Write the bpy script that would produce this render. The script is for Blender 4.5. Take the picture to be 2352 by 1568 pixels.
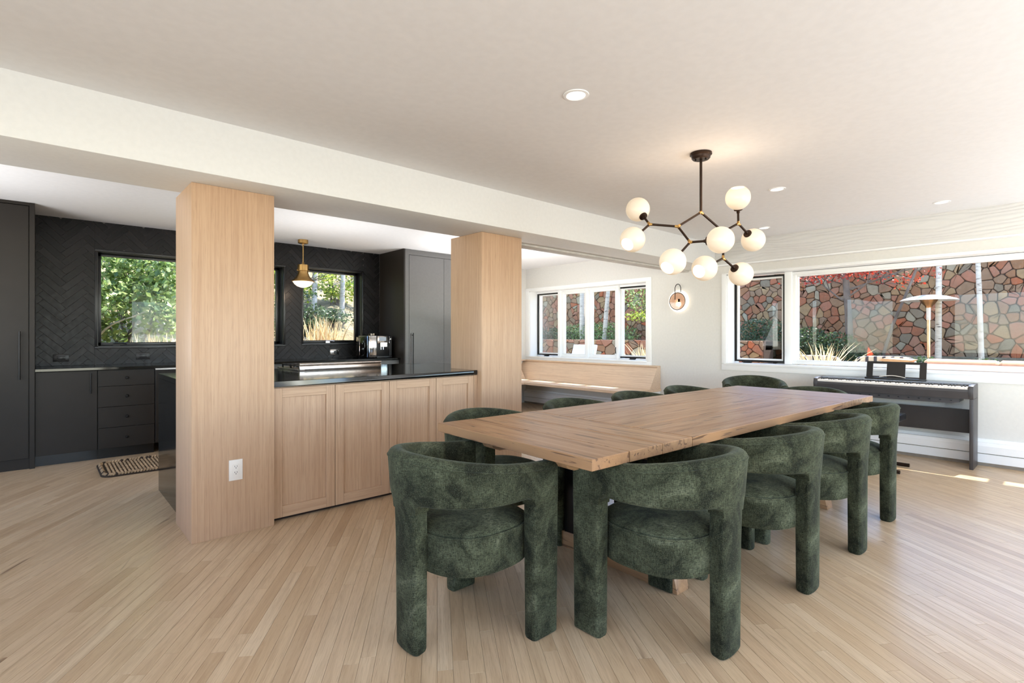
import bpy, bmesh, math, random
from mathutils import Vector, Matrix
random.seed(7)
for o in list(bpy.data.objects): bpy.data.objects.remove(o, do_unlink=True)
SC = bpy.context.scene
COL = SC.collection
PI = math.pi

# ------------------------------------------------------------------ camera, sky, sun, large lights, exposure
CAMZ = 1.21; YAW = math.radians(47.84); FPX = 1197.0; UC = 1176.0; VH = 771.0
cam = bpy.data.cameras.new('camera'); camo = bpy.data.objects.new('camera', cam); COL.objects.link(camo)
camo.location = (0, 0, CAMZ); camo.rotation_euler = (PI/2, 0, YAW - PI/2)
cam.sensor_width = 36; cam.lens = FPX/2352*36; cam.shift_y = (VH-784.0)/2352; cam.clip_start = 0.05; cam.clip_end = 300
SC.camera = camo
SC.view_settings.view_transform = 'Standard'; SC.view_settings.look = 'None'
SC.view_settings.exposure = -0.33; SC.view_settings.gamma = 1.0; SC.view_settings.use_curve_mapping = False
W = bpy.data.worlds.new('world'); SC.world = W; W.use_nodes = True
wn = W.node_tree; sky = wn.nodes.new('ShaderNodeTexSky'); sky.sky_type = 'NISHITA'; sky.sun_disc = False
sky.sun_elevation = math.radians(60); sky.sun_rotation = math.radians(80); sky.altitude = 2400
wn.nodes['Background'].inputs['Strength'].default_value = 1.55
wn.links.new(sky.outputs[0], wn.nodes['Background'].inputs[0])
SC.cycles.use_denoising = True; SC.cycles.use_adaptive_sampling = True; SC.cycles.adaptive_threshold = 0.02
SC.cycles.max_bounces = 7; SC.cycles.diffuse_bounces = 4; SC.cycles.glossy_bounces = 3
SC.cycles.transparent_max_bounces = 12; SC.cycles.caustics_reflective = False; SC.cycles.caustics_refractive = False
SC.cycles.sample_clamp_indirect = 6.0

def light(name, kind, loc, energy, color=(1, 1, 1), aim=None, size=None, size_y=None, angle=None, spot=None):
    d = bpy.data.lights.new(name, kind); d.energy = energy; d.color = color
    if kind == 'AREA':
        d.shape = 'RECTANGLE'; d.size = size; d.size_y = size_y
    if kind == 'SUN': d.angle = angle
    if kind == 'SPOT': d.spot_size = spot; d.spot_blend = 0.6; d.shadow_soft_size = 0.04
    o = bpy.data.objects.new(name, d); COL.objects.link(o); o.location = loc
    if aim is not None: o.rotation_euler = Vector(aim).to_track_quat('-Z', 'Y').to_euler()
    return o
light('sun', 'SUN', (20, 0, 20), 24.0, (1.0, 0.94, 0.86), aim=(-1.0, 0.2, -1.82), angle=0.009)
light('area_fill_rear', 'AREA', (-2.45, 0.0, 1.6), 26, (0.97, 0.985, 1.0), aim=(1, 0.1, 0.1), size=4.2, size_y=1.5)  # this and the next two: area fills added at unseen openings for daylight
light('area_fill_side', 'AREA', (2.6, -2.85, 1.35), 40, (0.95, 0.98, 1.0), aim=(0.05, 1, 0.1), size=5.5, size_y=2.0)
light('area_fill_hall', 'AREA', (-2.45, 5.2, 1.5), 12, (0.97, 0.985, 1.0), aim=(1, 0.05, 0.4), size=2.6, size_y=1.6)
# upward area lights added out of sight to brighten the ceilings
light('ceiling_fill', 'AREA', (-1.2, -0.9, 1.0), 80, (0.90, 0.95, 1.0), aim=(0.15, 0.1, 1), size=1.8, size_y=1.8)
light('ceiling_fill', 'AREA', (2.6, -2.1, 1.0), 90, (0.90, 0.95, 1.0), aim=(0.1, 0.3, 1), size=1.6, size_y=1.6)
light('ceiling_fill', 'AREA', (5.6, -1.7, 1.0), 82, (0.90, 0.95, 1.0), aim=(0, 0.25, 1), size=1.4, size_y=1.4)
light('ceiling_fill', 'AREA', (-1.1, 5.3, 1.35), 36, (0.95, 0.97, 1.0), aim=(0.9, 0.0, 1), size=1.0, size_y=1.2)
light('ceiling_fill', 'AREA', (2.3, 5.4, 1.36), 17, (0.96, 0.98, 1.0), aim=(0, 0, 1), size=1.4, size_y=0.7)
light('ceiling_fill', 'AREA', (4.5, 5.3, 1.36), 48, (0.96, 0.98, 1.0), aim=(0.25, 0, 1), size=0.7, size_y=0.7)

# ------------------------------------------------------------------ builder helpers
class M:
    def __init__(s): s.v = []; s.f = []; s.r = []
    def add(s, vs, fs, r=0.5):
        b = len(s.v); s.v += [tuple(p) for p in vs]; s.f += [tuple(b+i for i in f) for f in fs]; s.r += [r]*len(vs)
    def box(s, x0, y0, z0, x1, y1, z1, r=0.5, c=0.0):
        if x0 > x1: x0, x1 = x1, x0
        if y0 > y1: y0, y1 = y1, y0
        if z0 > z1: z0, z1 = z1, z0
        s.add([(x0,y0,z0),(x1,y0,z0),(x1,y1,z0),(x0,y1,z0),(x0,y0,z1),(x1,y0,z1),(x1,y1,z1),(x0,y1,z1)],
              [(0,3,2,1),(4,5,6,7),(0,1,5,4),(1,2,6,5),(2,3,7,6),(3,0,4,7)], r)
        return s
    def prism(s, poly, axis, a0, a1, r=0.5):   # poly in the two other axes, extruded along axis
        n = len(poly)
        def mk(p, a):
            if axis == 2: return (p[0], p[1], a)
            if axis == 1: return (p[0], a, p[1])
            return (a, p[0], p[1])
        vs = [mk(p, a0) for p in poly] + [mk(p, a1) for p in poly]
        fs = [tuple(range(n)), tuple(range(2*n-1, n-1, -1))] + [(i, n+i, n+(i+1) % n, (i+1) % n) for i in range(n)]
        s.add(vs, fs, r); return s
    def loft(s, rings, closed=True, caps=True, r=0.5):
        n = len(rings[0]); vs = [p for g in rings for p in g]; fs = []
        for k in range(len(rings)-1):
            for i in range(n if closed else n-1):
                j = (i+1) % n; fs.append((k*n+i, k*n+j, (k+1)*n+j, (k+1)*n+i))
        if caps and closed:
            fs.append(tuple(range(n-1, -1, -1))); fs.append(tuple((len(rings)-1)*n+i for i in range(n)))
        s.add(vs, fs, r); return s
    def lathe(s, prof, c, axis=(0, 0, 1), n=24, r=0.5, caps=True):   # prof: (radius, height)
        q = Vector((0, 0, 1)).rotation_difference(Vector(axis).normalized()); c = Vector(c)
        rings = [[c + q @ Vector((max(a, 1e-4)*math.cos(2*PI*i/n), max(a, 1e-4)*math.sin(2*PI*i/n), h)) for i in range(n)] for a, h in prof]
        return s.loft(rings, True, caps, r)
    def tube(s, pts, rad, n=10, r=0.5):
        pts = [Vector(p) for p in pts]; rings = []; up = None
        for k, p in enumerate(pts):
            d = (pts[min(k+1, len(pts)-1)] - pts[max(k-1, 0)]).normalized()
            if up is None:
                up = Vector((0, 0, 1)) if abs(d.z) < 0.9 else Vector((1, 0, 0))
            a = d.cross(up).normalized(); up = a.cross(d).normalized()
            rr = rad[k] if isinstance(rad, (list, tuple)) else rad
            rings.append([p + a*rr*math.cos(2*PI*i/n) + up*rr*math.sin(2*PI*i/n) for i in range(n)])
        return s.loft(rings, True, True, r)
    def slab(s, poly, axis, a0, a1, ch=0.003, r=0.5, sgn=1):   # prism whose a1 face is inset (chamfered)
        n = len(poly); cx = sum(p[0] for p in poly)/n; cy = sum(p[1] for p in poly)/n
        ins = inset(poly, ch)
        def mk(p, a):
            if axis == 2: return (p[0], p[1], a)
            if axis == 1: return (p[0], a, p[1])
            return (a, p[0], p[1])
        am = a1 - math.copysign(ch, a1-a0)
        return s.loft([[mk(p, a0) for p in poly], [mk(p, am) for p in poly], [mk(p, a1) for p in ins]], True, True, r)

def area2(poly): return sum(poly[i][0]*poly[(i+1) % len(poly)][1]-poly[(i+1) % len(poly)][0]*poly[i][1] for i in range(len(poly)))
def inset(poly, d):
    n = len(poly); sg = 1 if area2(poly) > 0 else -1; out = []
    for i in range(n):
        p0, p1, p2 = poly[i-1], poly[i], poly[(i+1) % n]
        a = Vector((p1[0]-p0[0], p1[1]-p0[1])); b = Vector((p2[0]-p1[0], p2[1]-p1[1]))
        if a.length < 1e-7 or b.length < 1e-7: out.append(p1); continue
        a.normalize(); b.normalize(); na = Vector((-a.y, a.x))*sg; nb = Vector((-b.y, b.x))*sg
        m = na+nb; k = max(0.35, 1+na.dot(nb)); v = m/k*d
        out.append((p1[0]+v.x, p1[1]+v.y))
    return out
def clip(poly, nx, ny, c):   # keep nx*x+ny*y <= c
    out = []; n = len(poly)
    for i in range(n):
        p, q = poly[i], poly[(i+1) % n]; a = nx*p[0]+ny*p[1]-c; b = nx*q[0]+ny*q[1]-c
        if a <= 0: out.append(p)
        if (a < 0 < b) or (b < 0 < a):
            t = a/(a-b); out.append((p[0]+(q[0]-p[0])*t, p[1]+(q[1]-p[1])*t))
    return out
def cliprect(poly, x0, y0, x1, y1):
    for nx, ny, c in ((1,0,x1),(-1,0,-x0),(0,1,y1),(0,-1,-y0)):
        poly = clip(poly, nx, ny, c)
        if len(poly) < 3: return []
    return poly

WL = {}
def wloc(o):
    return WL.get(o.name, Vector((0, 0, 0))) if o else Vector((0, 0, 0))
def tag(o, label=None, cat=None, group=None, kind=None):
    if label: o['label'] = label
    if cat: o['category'] = cat
    if group: o['group'] = group
    if kind: o['kind'] = kind
    return o
def build(name, m, mat, parent=None, smooth=False, bevel=0, seg=2, **kw):
    me = bpy.data.meshes.new(name); me.from_pydata(m.v, [], m.f); me.update()
    at = me.attributes.new('rnd', 'FLOAT', 'POINT'); at.data.foreach_set('value', m.r)
    me.materials.append(mat)
    o = bpy.data.objects.new(name, me); COL.objects.link(o)
    if parent:
        o.parent = parent; o.location = -wloc(parent)
    WL[o.name] = Vector((0, 0, 0))
    if bevel:
        bm = bmesh.new(); bm.from_mesh(me)
        bmesh.ops.recalc_face_normals(bm, faces=bm.faces)
        es = [e for e in bm.edges if len(e.link_faces) == 2 and e.calc_face_angle(0) > 0.5]
        bmesh.ops.bevel(bm, geom=es, offset=bevel, segments=seg, profile=0.5, affect='EDGES', clamp_overlap=True)
        bm.to_mesh(me); bm.free()
    else:
        bm = bmesh.new(); bm.from_mesh(me); bmesh.ops.recalc_face_normals(bm, faces=bm.faces); bm.to_mesh(me); bm.free()
    if smooth or bevel:
        me.polygons.foreach_set('use_smooth', [True]*len(me.polygons))
        me.set_sharp_from_angle(angle=math.radians(40 if not bevel else 35))
    tag(o, **kw)
    return o
def empty(name, loc, label=None, cat=None, group=None, kind=None):
    o = bpy.data.objects.new(name, None); COL.objects.link(o); o.location = loc; o.empty_display_size = 0.1
    WL[o.name] = Vector(loc); return tag(o, label, cat, group, kind)
def copy_tree(o, parent=None):
    c = o.copy(); COL.objects.link(c); c.parent = parent
    for ch in list(o.children): copy_tree(ch, c)
    return c

def at(u, v, d):   # a point at depth d along the viewing direction
    rr = (u-UC)/FPX; cs, sn = math.cos(YAW), math.sin(YAW)
    return Vector((d*(cs+rr*sn), d*(sn-rr*cs), CAMZ-(v-VH)/FPX*d))
def yonx(u, x):
    rr = (u-UC)/FPX; cs, sn = math.cos(YAW), math.sin(YAW); t = x/(cs+rr*sn); return t*(sn-rr*cs)
def zonx(u, v, x):
    rr = (u-UC)/FPX; t = x/(math.cos(YAW)+rr*math.sin(YAW)); return CAMZ-(v-VH)/FPX*t

# ------------------------------------------------------------------ materials
def srgb(r, g, b):
    def f(c):
        c /= 255.0
        return c/12.92 if c <= 0.04045 else ((c+0.055)/1.055)**2.4
    return (f(r), f(g), f(b), 1)
class NT:
    def __init__(s, name):
        s.m = bpy.data.materials.new(name); s.m.use_nodes = True; s.t = s.m.node_tree
        s.b = s.t.nodes['Principled BSDF']; s.out = s.t.nodes['Material Output']
    def n(s, ty, **kw):
        x = s.t.nodes.new(ty)
        for k, v in kw.items():
            if k.startswith('i_'): x.inputs[k[2:].replace('_', ' ')].default_value = v
            else: setattr(x, k, v)
        return x
    def l(s, a, b): s.t.links.new(a, b)
    def coords(s, scale=(1, 1, 1), rot=(0, 0, 0), rnd=0.0):
        tc = s.n('ShaderNodeTexCoord'); src = tc.outputs['Object']
        if rnd:
            a = s.n('ShaderNodeAttribute', attribute_name='rnd')
            mu = s.n('ShaderNodeMath', operation='MULTIPLY'); mu.inputs[1].default_value = rnd; s.l(a.outputs['Fac'], mu.inputs[0])
            ad = s.n('ShaderNodeVectorMath', operation='ADD'); s.l(src, ad.inputs[0]); s.l(mu.outputs[0], ad.inputs[1]); src = ad.outputs[0]
        mp = s.n('ShaderNodeMapping'); mp.inputs['Scale'].default_value = scale; mp.inputs['Rotation'].default_value = rot
        # rotate first, then scale along the turned axes
        if any(rot):
            m0 = s.n('ShaderNodeMapping'); m0.inputs['Rotation'].default_value = rot; s.l(src, m0.inputs[0]); src = m0.outputs[0]
            mp.inputs['Rotation'].default_value = (0, 0, 0)
        s.l(src, mp.inputs[0]); return mp.outputs[0]
    def noise(s, vec, scale=5, detail=4, rough=0.5, dist=0.0):
        x = s.n('ShaderNodeTexNoise'); x.inputs['Scale'].default_value = scale; x.inputs['Detail'].default_value = detail
        x.inputs['Roughness'].default_value = rough; x.inputs['Distortion'].default_value = dist
        if vec is not None: s.l(vec, x.inputs['Vector'])
        return x.outputs['Fac']
    def ramp(s, fac, stops, interp='LINEAR'):
        x = s.n('ShaderNodeValToRGB'); x.color_ramp.interpolation = interp; e = x.color_ramp.elements
        e[0].position, e[0].color = stops[0]; e[1].position, e[1].color = stops[-1]
        for p, c in stops[1:-1]:
            k = e.new(p); k.color = c
        s.l(fac, x.inputs[0]); return x.outputs[0]
    def mix(s, fac, a, b, mode='MIX'):
        x = s.n('ShaderNodeMix', data_type='RGBA', blend_type=mode)
        if isinstance(fac, (int, float)): x.inputs[0].default_value = fac
        else: s.l(fac, x.inputs[0])
        for k, c in ((6, a), (7, b)):
            if isinstance(c, tuple): x.inputs[k].default_value = c
            else: s.l(c, x.inputs[k])
        return x.outputs[2]
    def bump(s, h, strength=0.2, dist=0.01):
        x = s.n('ShaderNodeBump'); x.inputs['Strength'].default_value = strength; x.inputs['Distance'].default_value = dist
        s.l(h, x.inputs['Height']); s.l(x.outputs[0], s.b.inputs['Normal'])
    def set(s, **kw):
        for k, v in kw.items():
            k = k.replace('_', ' ')
            if isinstance(v, (int, float, tuple)): s.b.inputs[k].default_value = v
            else: s.l(v, s.b.inputs[k])
        return s.m

def plain(name, col, rough=0.5, metal=0.0, bump=0.0, bscale=60, var=0.06, spec=0.5):
    t = NT(name); v = t.coords()
    nz = t.noise(v, bscale*0.12 if bscale > 20 else bscale, 3)
    c2 = tuple(c*(1-var*2) for c in col[:3])+(1,); c1 = tuple(min(1, c*(1+var)) for c in col[:3])+(1,)
    t.set(Base_Color=t.ramp(nz, [(0.35, c2), (0.65, c1)]), Roughness=rough, Metallic=metal, Specular_IOR_Level=spec)
    if bump: t.bump(t.noise(v, bscale, 4), bump, 0.002)
    return t.m
def emis(name, col, strength, base=None):
    t = NT(name); t.set(Base_Color=base or col, Emission_Color=col, Emission_Strength=strength, Roughness=0.3); return t.m

WHITE = plain('white_paint', srgb(228, 227, 224), 0.55, 0, 0.05, 300, 0.01)
CEIL = plain('ceiling_paint', srgb(238, 237, 237), 0.7, 0, 0.03, 200, 0.01)
TRIM = plain('trim_paint', srgb(247, 247, 246), 0.35, 0, 0, 60, 0.005)
WALLP = plain('wall_paint', srgb(222, 219, 213), 0.6, 0, 0.05, 300, 0.01)

def oak(name, axis='Z', light=srgb(199, 165, 134), dark=srgb(182, 147, 117), rnd=0.0, rough=0.45, fine=1.0, bump=0.06):
    t = NT(name)
    sc = {'Z': (95, 95, 1.6), 'X': (1.6, 95, 95), 'Y': (95, 1.6, 95)}[axis]
    v = t.coords(sc, rnd=rnd)
    a = t.noise(v, 1.0*fine, 6, 0.62, 0.35)
    sc2 = {'Z': (9, 9, 0.5), 'X': (0.5, 9, 9), 'Y': (9, 0.5, 9)}[axis]
    b = t.noise(t.coords(sc2, rnd=rnd), 1.0, 3, 0.5, 1.2)
    sc3 = {'Z': (220, 220, 9), 'X': (9, 220, 220), 'Y': (220, 9, 220)}[axis]
    c = t.noise(t.coords(sc3, rnd=rnd), 1.0, 2, 0.5)
    col = t.ramp(a, [(0.32, dark), (0.55, light), (0.75, tuple(min(1, k*1.05) for k in light[:3])+(1,))])
    col = t.mix(t.ramp(b, [(0.4, (0, 0, 0, 1)), (0.7, (0.3, 0.3, 0.3, 1))]), col, dark)
    col = t.mix(t.ramp(c, [(0.55, (0, 0, 0, 1)), (0.75, (0.45, 0.45, 0.45, 1))]), col, tuple(k*0.72 for k in dark[:3])+(1,))
    t.set(Base_Color=col, Roughness=rough); t.bump(a, bump, 0.002); return t.m
OAKZ = oak('oak_vertical', 'Z'); OAKX = oak('oak_along_x', 'X'); OAKY = oak('oak_along_y', 'Y')
BENCHW = oak('bench_oak', 'Y', srgb(226, 200, 172), srgb(206, 176, 148))

def floorboard():
    t = NT('oak_floor'); ang = math.radians(-56)
    a = t.n('ShaderNodeAttribute', attribute_name='rnd')
    base = t.ramp(a.outputs['Fac'], [(0.0, srgb(190, 162, 128)), (0.25, srgb(203, 177, 143)), (0.5, srgb(208, 183, 150)), (0.75, srgb(201, 173, 139)), (0.93, srgb(212, 189, 157)), (1.0, srgb(180, 150, 116))])
    g = t.noise(t.coords((1.0, 16, 1), (0, 0, ang), 37.0), 1.0, 6, 0.66, 1.8)
    col = t.mix(t.ramp(g, [(0.36, (0.45, 0.45, 0.45, 1)), (0.56, (0, 0, 0, 1))]), base, srgb(160, 130, 98))
    f = t.noise(t.coords((14, 260, 1), (0, 0, ang), 37.0), 1.0, 2, 0.5)
    col = t.mix(t.ramp(f, [(0.52, (0, 0, 0, 1)), (0.75, (0.35, 0.35, 0.35, 1))]), col, srgb(140, 108, 80))
    k = t.noise(t.coords((1.4, 9, 1), (0, 0, ang), 91.0), 1.6, 2, 0.5, 0.6)
    col = t.mix(t.ramp(k, [(0.72, (0, 0, 0, 1)), (0.80, (0.7, 0.7, 0.7, 1))]), col, srgb(112, 82, 58))
    t.set(Base_Color=col, Roughness=t.ramp(g, [(0.3, (0.34, 0.34, 0.34, 1)), (0.7, (0.27, 0.27, 0.27, 1))])); t.bump(g, 0.05, 0.002); return t.m
FLOORM = floorboard()
GAP = plain('floor_gap', srgb(96, 70, 50), 0.9)

def tablewood(name, axis):
    t = NT(name); A = {'X': (1.0, 26, 26), 'Y': (26, 1.0, 26)}[axis]
    g = t.noise(t.coords(A, rnd=23.0), 1.0, 7, 0.62, 1.0)
    at_ = t.n('ShaderNodeAttribute', attribute_name='rnd')
    base = t.ramp(at_.outputs['Fac'], [(0, srgb(152, 114, 80)), (0.5, srgb(168, 130, 93)), (1, srgb(158, 121, 86))])
    col = t.mix(t.ramp(g, [(0.36, (0.8, 0.8, 0.8, 1)), (0.58, (0, 0, 0, 1))]), base, srgb(140, 104, 74))
    B = {'X': (3.0, 46, 46), 'Y': (46, 3.0, 46)}[axis]
    s = t.noise(t.coords(B, rnd=51.0), 1.0, 3, 0.55, 0.8)
    crack = t.ramp(s, [(0.60, (0, 0, 0, 1)), (0.635, (0.85, 0.85, 0.85, 1))])
    col = t.mix(crack, col, srgb(92, 64, 44))
    k = t.noise(t.coords((5, 5, 5), rnd=11.0), 1.0, 2, 0.4)
    col = t.mix(t.ramp(k, [(0.6, (0, 0, 0, 1)), (0.8, (0.3, 0.3, 0.3, 1))]), col, srgb(160, 118, 84))
    t.set(Base_Color=col, Roughness=t.ramp(g, [(0.3, (0.42, 0.42, 0.42, 1)), (0.7, (0.28, 0.28, 0.28, 1))]))
    t.bump(t.mix(crack, g, (0, 0, 0, 1)), 0.25, 0.003); return t.m
TABX = tablewood('table_wood_long', 'X'); TABY = tablewood('table_wood_cross', 'Y')

def chenille():
    t = NT('green_chenille'); v = t.coords()
    big = t.noise(v, 6.0, 6, 0.68, 0.8); fine = t.noise(t.coords((1, 1, 1)), 420, 2, 0.6)
    fx = t.noise(t.coords((70, 70, 420)), 1.0, 2, 0.5); fz = t.noise(t.coords((420, 420, 60)), 1.0, 2, 0.5)
    w = t.n('ShaderNodeMath', operation='ADD'); t.l(fx, w.inputs[0]); t.l(fz, w.inputs[1])
    wv = t.n('ShaderNodeMath', operation='MULTIPLY'); wv.inputs[1].default_value = 0.5; t.l(w.outputs[0], wv.inputs[0])
    col = t.ramp(big, [(0.38, srgb(33, 33, 25)), (0.45, srgb(56, 58, 43)), (0.57, srgb(77, 80, 61)), (0.70, srgb(104, 107, 86))])
    col = t.mix(t.ramp(wv.outputs[0], [(0.42, (0.75, 0.75, 0.75, 1)), (0.55, (0, 0, 0, 1))]), col, srgb(24, 27, 18))
    col = t.mix(t.ramp(fine, [(0.55, (0, 0, 0, 1)), (0.72, (0.45, 0.45, 0.45, 1))]), col, srgb(124, 132, 106))
    t.set(Base_Color=col, Roughness=0.95, Sheen_Weight=0.2, Sheen_Roughness=0.35, Sheen_Tint=srgb(180, 190, 170), Specular_IOR_Level=0.15)
    t.bump(wv.outputs[0], 0.5, 0.003); return t.m
GREEN = chenille()

DARKCAB = plain('dark_cabinet', srgb(37, 32, 27), 0.45, 0, 0.0, 60, 0.03, 0.3)
DARKCAB_LIT = plain('dark_cabinet_lit', srgb(98, 96, 94), 0.30, 0, 0.0, 300, 0.02)  # dark cabinet colour lightened, gloss reflection painted into the base
BLACKM = plain('black_metal', srgb(30, 28, 27), 0.35, 0.6)
BLACKP = plain('black_plastic', srgb(22, 22, 23), 0.28)
GUNB = plain('dark_bronze', srgb(58, 44, 36), 0.4, 0.8)
BRASS = plain('brushed_brass', srgb(196, 158, 100), 0.3, 1.0, 0.05, 200, 0.05)
STEEL = plain('brushed_steel', srgb(196, 186, 178), 0.26, 1.0, 0.05, 200, 0.05)
CHROME = plain('chrome', srgb(205, 205, 205), 0.12, 1.0)
WPLAST = plain('white_plastic', srgb(232, 224, 214), 0.4, 0, 0, 60, 0.01)
DKHOLE = plain('socket_hole', srgb(18, 14, 12), 0.8)
GREYPL = plain('charcoal_shell', srgb(66, 62, 62), 0.42)
KEYW = plain('piano_white_key', srgb(228, 218, 208), 0.3, 0, 0, 60, 0.02)
def tilemat():
    t = NT('black_tile'); a = t.n('ShaderNodeAttribute', attribute_name='rnd')
    c = t.ramp(a.outputs['Fac'], [(0, srgb(14, 13, 13)), (0.6, srgb(20, 18, 18)), (1, srgb(31, 28, 29))])
    n = t.noise(t.coords(rnd=9.0), 30, 4, 0.6)
    c = t.mix(t.ramp(n, [(0.5, (0, 0, 0, 1)), (0.8, (0.25, 0.25, 0.25, 1))]), c, srgb(40, 37, 38))
    t.set(Base_Color=c, Roughness=t.ramp(n, [(0.3, (0.28, 0.28, 0.28, 1)), (0.7, (0.45, 0.45, 0.45, 1))]), Specular_IOR_Level=0.3); t.bump(n, 0.15, 0.002); return t.m
TILE = tilemat()
GROUT = plain('tile_grout', srgb(112, 108, 105), 0.9)
def granite():
    t = NT('black_granite'); n = t.noise(t.coords(), 160, 3, 0.7)
    c = t.ramp(n, [(0.5, srgb(14, 15, 15)), (0.66, srgb(24, 27, 26)), (0.76, srgb(84, 88, 84))])
    t.set(Base_Color=c, Roughness=0.1, Specular_IOR_Level=0.6); return t.m
GRANITE = granite()
def glassm(name='window_glass', refl=0.35, tint=(0.97, 0.985, 0.98, 1)):
    t = NT(name); t.t.nodes.remove(t.b)
    tr = t.n('ShaderNodeBsdfTransparent'); tr.inputs[0].default_value = tint
    gl = t.n('ShaderNodeBsdfGlossy'); gl.inputs['Roughness'].default_value = 0.01
    fr = t.n('ShaderNodeFresnel'); fr.inputs[0].default_value = 1.45
    mm = t.n('ShaderNodeMath', operation='MULTIPLY'); mm.inputs[1].default_value = refl; t.l(fr.outputs[0], mm.inputs[0])
    mx = t.n('ShaderNodeMixShader'); t.l(mm.outputs[0], mx.inputs[0]); t.l(tr.outputs[0], mx.inputs[1]); t.l(gl.outputs[0], mx.inputs[2])
    t.l(mx.outputs[0], t.out.inputs[0]); return t.m
GLASS = glassm()
SMOKE = glassm('smoked_glass', 1.5, (0.74, 0.62, 0.54, 1))
def paintgrain():
    t = NT('painted_rough_wood'); v = t.coords((40, 0.7, 12)); n = t.noise(v, 1.0, 5, 0.6, 1.6)
    t.set(Base_Color=srgb(220, 218, 214), Roughness=0.5)
    w = t.n('ShaderNodeTexWave', wave_type='BANDS', bands_direction='Z'); w.inputs['Scale'].default_value = 9; w.inputs['Distortion'].default_value = 14
    w.inputs['Detail'].default_value = 2; w.inputs['Detail Scale'].default_value = 0.6
    t.l(t.coords((1, 0.25, 1)), w.inputs['Vector'])
    t.bump(w.outputs['Fac'], 0.5, 0.010); return t.m
PGRAIN = paintgrain()
def stonem():
    t = NT('field_stone'); a = t.n('ShaderNodeAttribute', attribute_name='rnd')
    c = t.ramp(a.outputs['Fac'], [(0, srgb(146, 88, 60)), (0.13, srgb(152, 100, 76)), (0.26, srgb(134, 104, 78)), (0.42, srgb(150, 120, 84)), (0.56, srgb(120, 106, 86)),
                                  (0.68, srgb(154, 108, 84)), (0.76, srgb(138, 94, 62)), (0.88, srgb(150, 138, 114)), (0.95, srgb(160, 84, 48)), (1, srgb(110, 96, 76))], 'CONSTANT')
    n = t.noise(t.coords(rnd=17.0), 4.5, 6, 0.65)
    c = t.mix(t.ramp(n, [(0.4, (0, 0, 0, 1)), (0.75, (0.55, 0.55, 0.55, 1))]), c, srgb(96, 76, 54))
    n2 = t.noise(t.coords(rnd=5.0), 30, 4, 0.7)
    c = t.mix(t.ramp(n2, [(0.55, (0, 0, 0, 1)), (0.8, (0.4, 0.4, 0.4, 1))]), c, srgb(176, 160, 140))
    t.set(Base_Color=c, Roughness=0.9); t.bump(n, 0.6, 0.03); return t.m
STONE = stonem()
MORTAR = plain('dark_mortar', srgb(82, 62, 48), 0.95)
def leafm(name, cols):
    t = NT(name); a = t.n('ShaderNodeAttribute', attribute_name='rnd')
    k = [(i/(len(cols)-1), c) for i, c in enumerate(cols)]
    t.set(Base_Color=t.ramp(a.outputs['Fac'], k), Roughness=0.45, Transmission_Weight=0.0)
    try:
        t.b.inputs['Subsurface Weight'].default_value = 0.0
    except Exception: pass
    tl = t.n('ShaderNodeBsdfTranslucent'); t.l(t.ramp(a.outputs['Fac'], k), tl.inputs[0])
    mx = t.n('ShaderNodeMixShader'); mx.inputs[0].default_value = 0.35
    t.l(t.b.outputs[0], mx.inputs[1]); t.l(tl.outputs[0], mx.inputs[2]); t.l(mx.outputs[0], t.out.inputs[0]); return t.m
LEAF = leafm('green_leaf', [srgb(70, 96, 44), srgb(112, 138, 66), srgb(150, 168, 100), srgb(176, 186, 130)])
LEAFY = leafm('yellow_green_leaf', [srgb(96, 122, 40), srgb(150, 168, 60), srgb(196, 200, 96)])
LEAFD = leafm('dark_green_leaf', [srgb(40, 60, 34), srgb(66, 88, 52), srgb(96, 112, 74)])
LEAFR = leafm('red_leaf', [srgb(120, 40, 30), srgb(178, 56, 36), srgb(206, 90, 60)])
STRAW = leafm('dry_grass_blade', [srgb(196, 164, 112), srgb(222, 196, 146), srgb(236, 216, 176)])
BARK = plain('grey_bark', srgb(104, 92, 82), 0.9, 0, 0.6, 40, 0.2)
def aspen():
    t = NT('aspen_bark'); n = t.noise(t.coords((3, 3, 14)), 2.2, 3, 0.6)
    c = t.ramp(n, [(0.30, srgb(60, 52, 46)), (0.36, srgb(176, 164, 148)), (0.7, srgb(204, 194, 178))]); t.set(Base_Color=c, Roughness=0.8); return t.m
ASPEN = aspen()
def soilm():
    t = NT('hillside_soil'); n = t.noise(t.coords(), 1.6, 8, 0.75); n2 = t.noise(t.coords(), 14, 4, 0.7)
    c = t.ramp(n, [(0.35, srgb(92, 84, 56)), (0.5, srgb(146, 128, 96)), (0.7, srgb(186, 168, 136))])
    c = t.mix(t.ramp(n2, [(0.45, (0, 0, 0, 1)), (0.7, (0.7, 0.7, 0.7, 1))]), c, srgb(74, 66, 48)); t.set(Base_Color=c, Roughness=0.95); t.bump(n2, 0.8, 0.05); return t.m
SOIL = soilm()
PATIO = plain('patio_paving', srgb(150, 138, 124), 0.9, 0, 0.3, 30, 0.1)

# ------------------------------------------------------------------ room constants
XW = 6.58; XG = 6.78; XO = 6.90; YK = 7.05; YN = 6.88; HC = 2.405; HK = 2.42
RX0, RY0 = -2.6, -3.0

def wall_holes(m, axis, a0, a1, u0, u1, z0, z1, holes):
    """solid wall with rectangular holes; axis 0: plane x=a, u=y; axis 1: plane y=a, u=x"""
    def bx(ua, ub, za, zb):
        if ub-ua < 1e-4 or zb-za < 1e-4: return
        if axis == 0: m.box(a0, ua, za, a1, ub, zb)
        else: m.box(ua, a0, za, ub, a1, zb)
    cur = u0
    for (h0, h1, hz0, hz1) in sorted(holes):
        bx(cur, h0, z0, z1); bx(h0, h1, z0, hz0); bx(h0, h1, hz1, z1); cur = h1
    bx(cur, u1, z0, z1)
    return m

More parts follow.
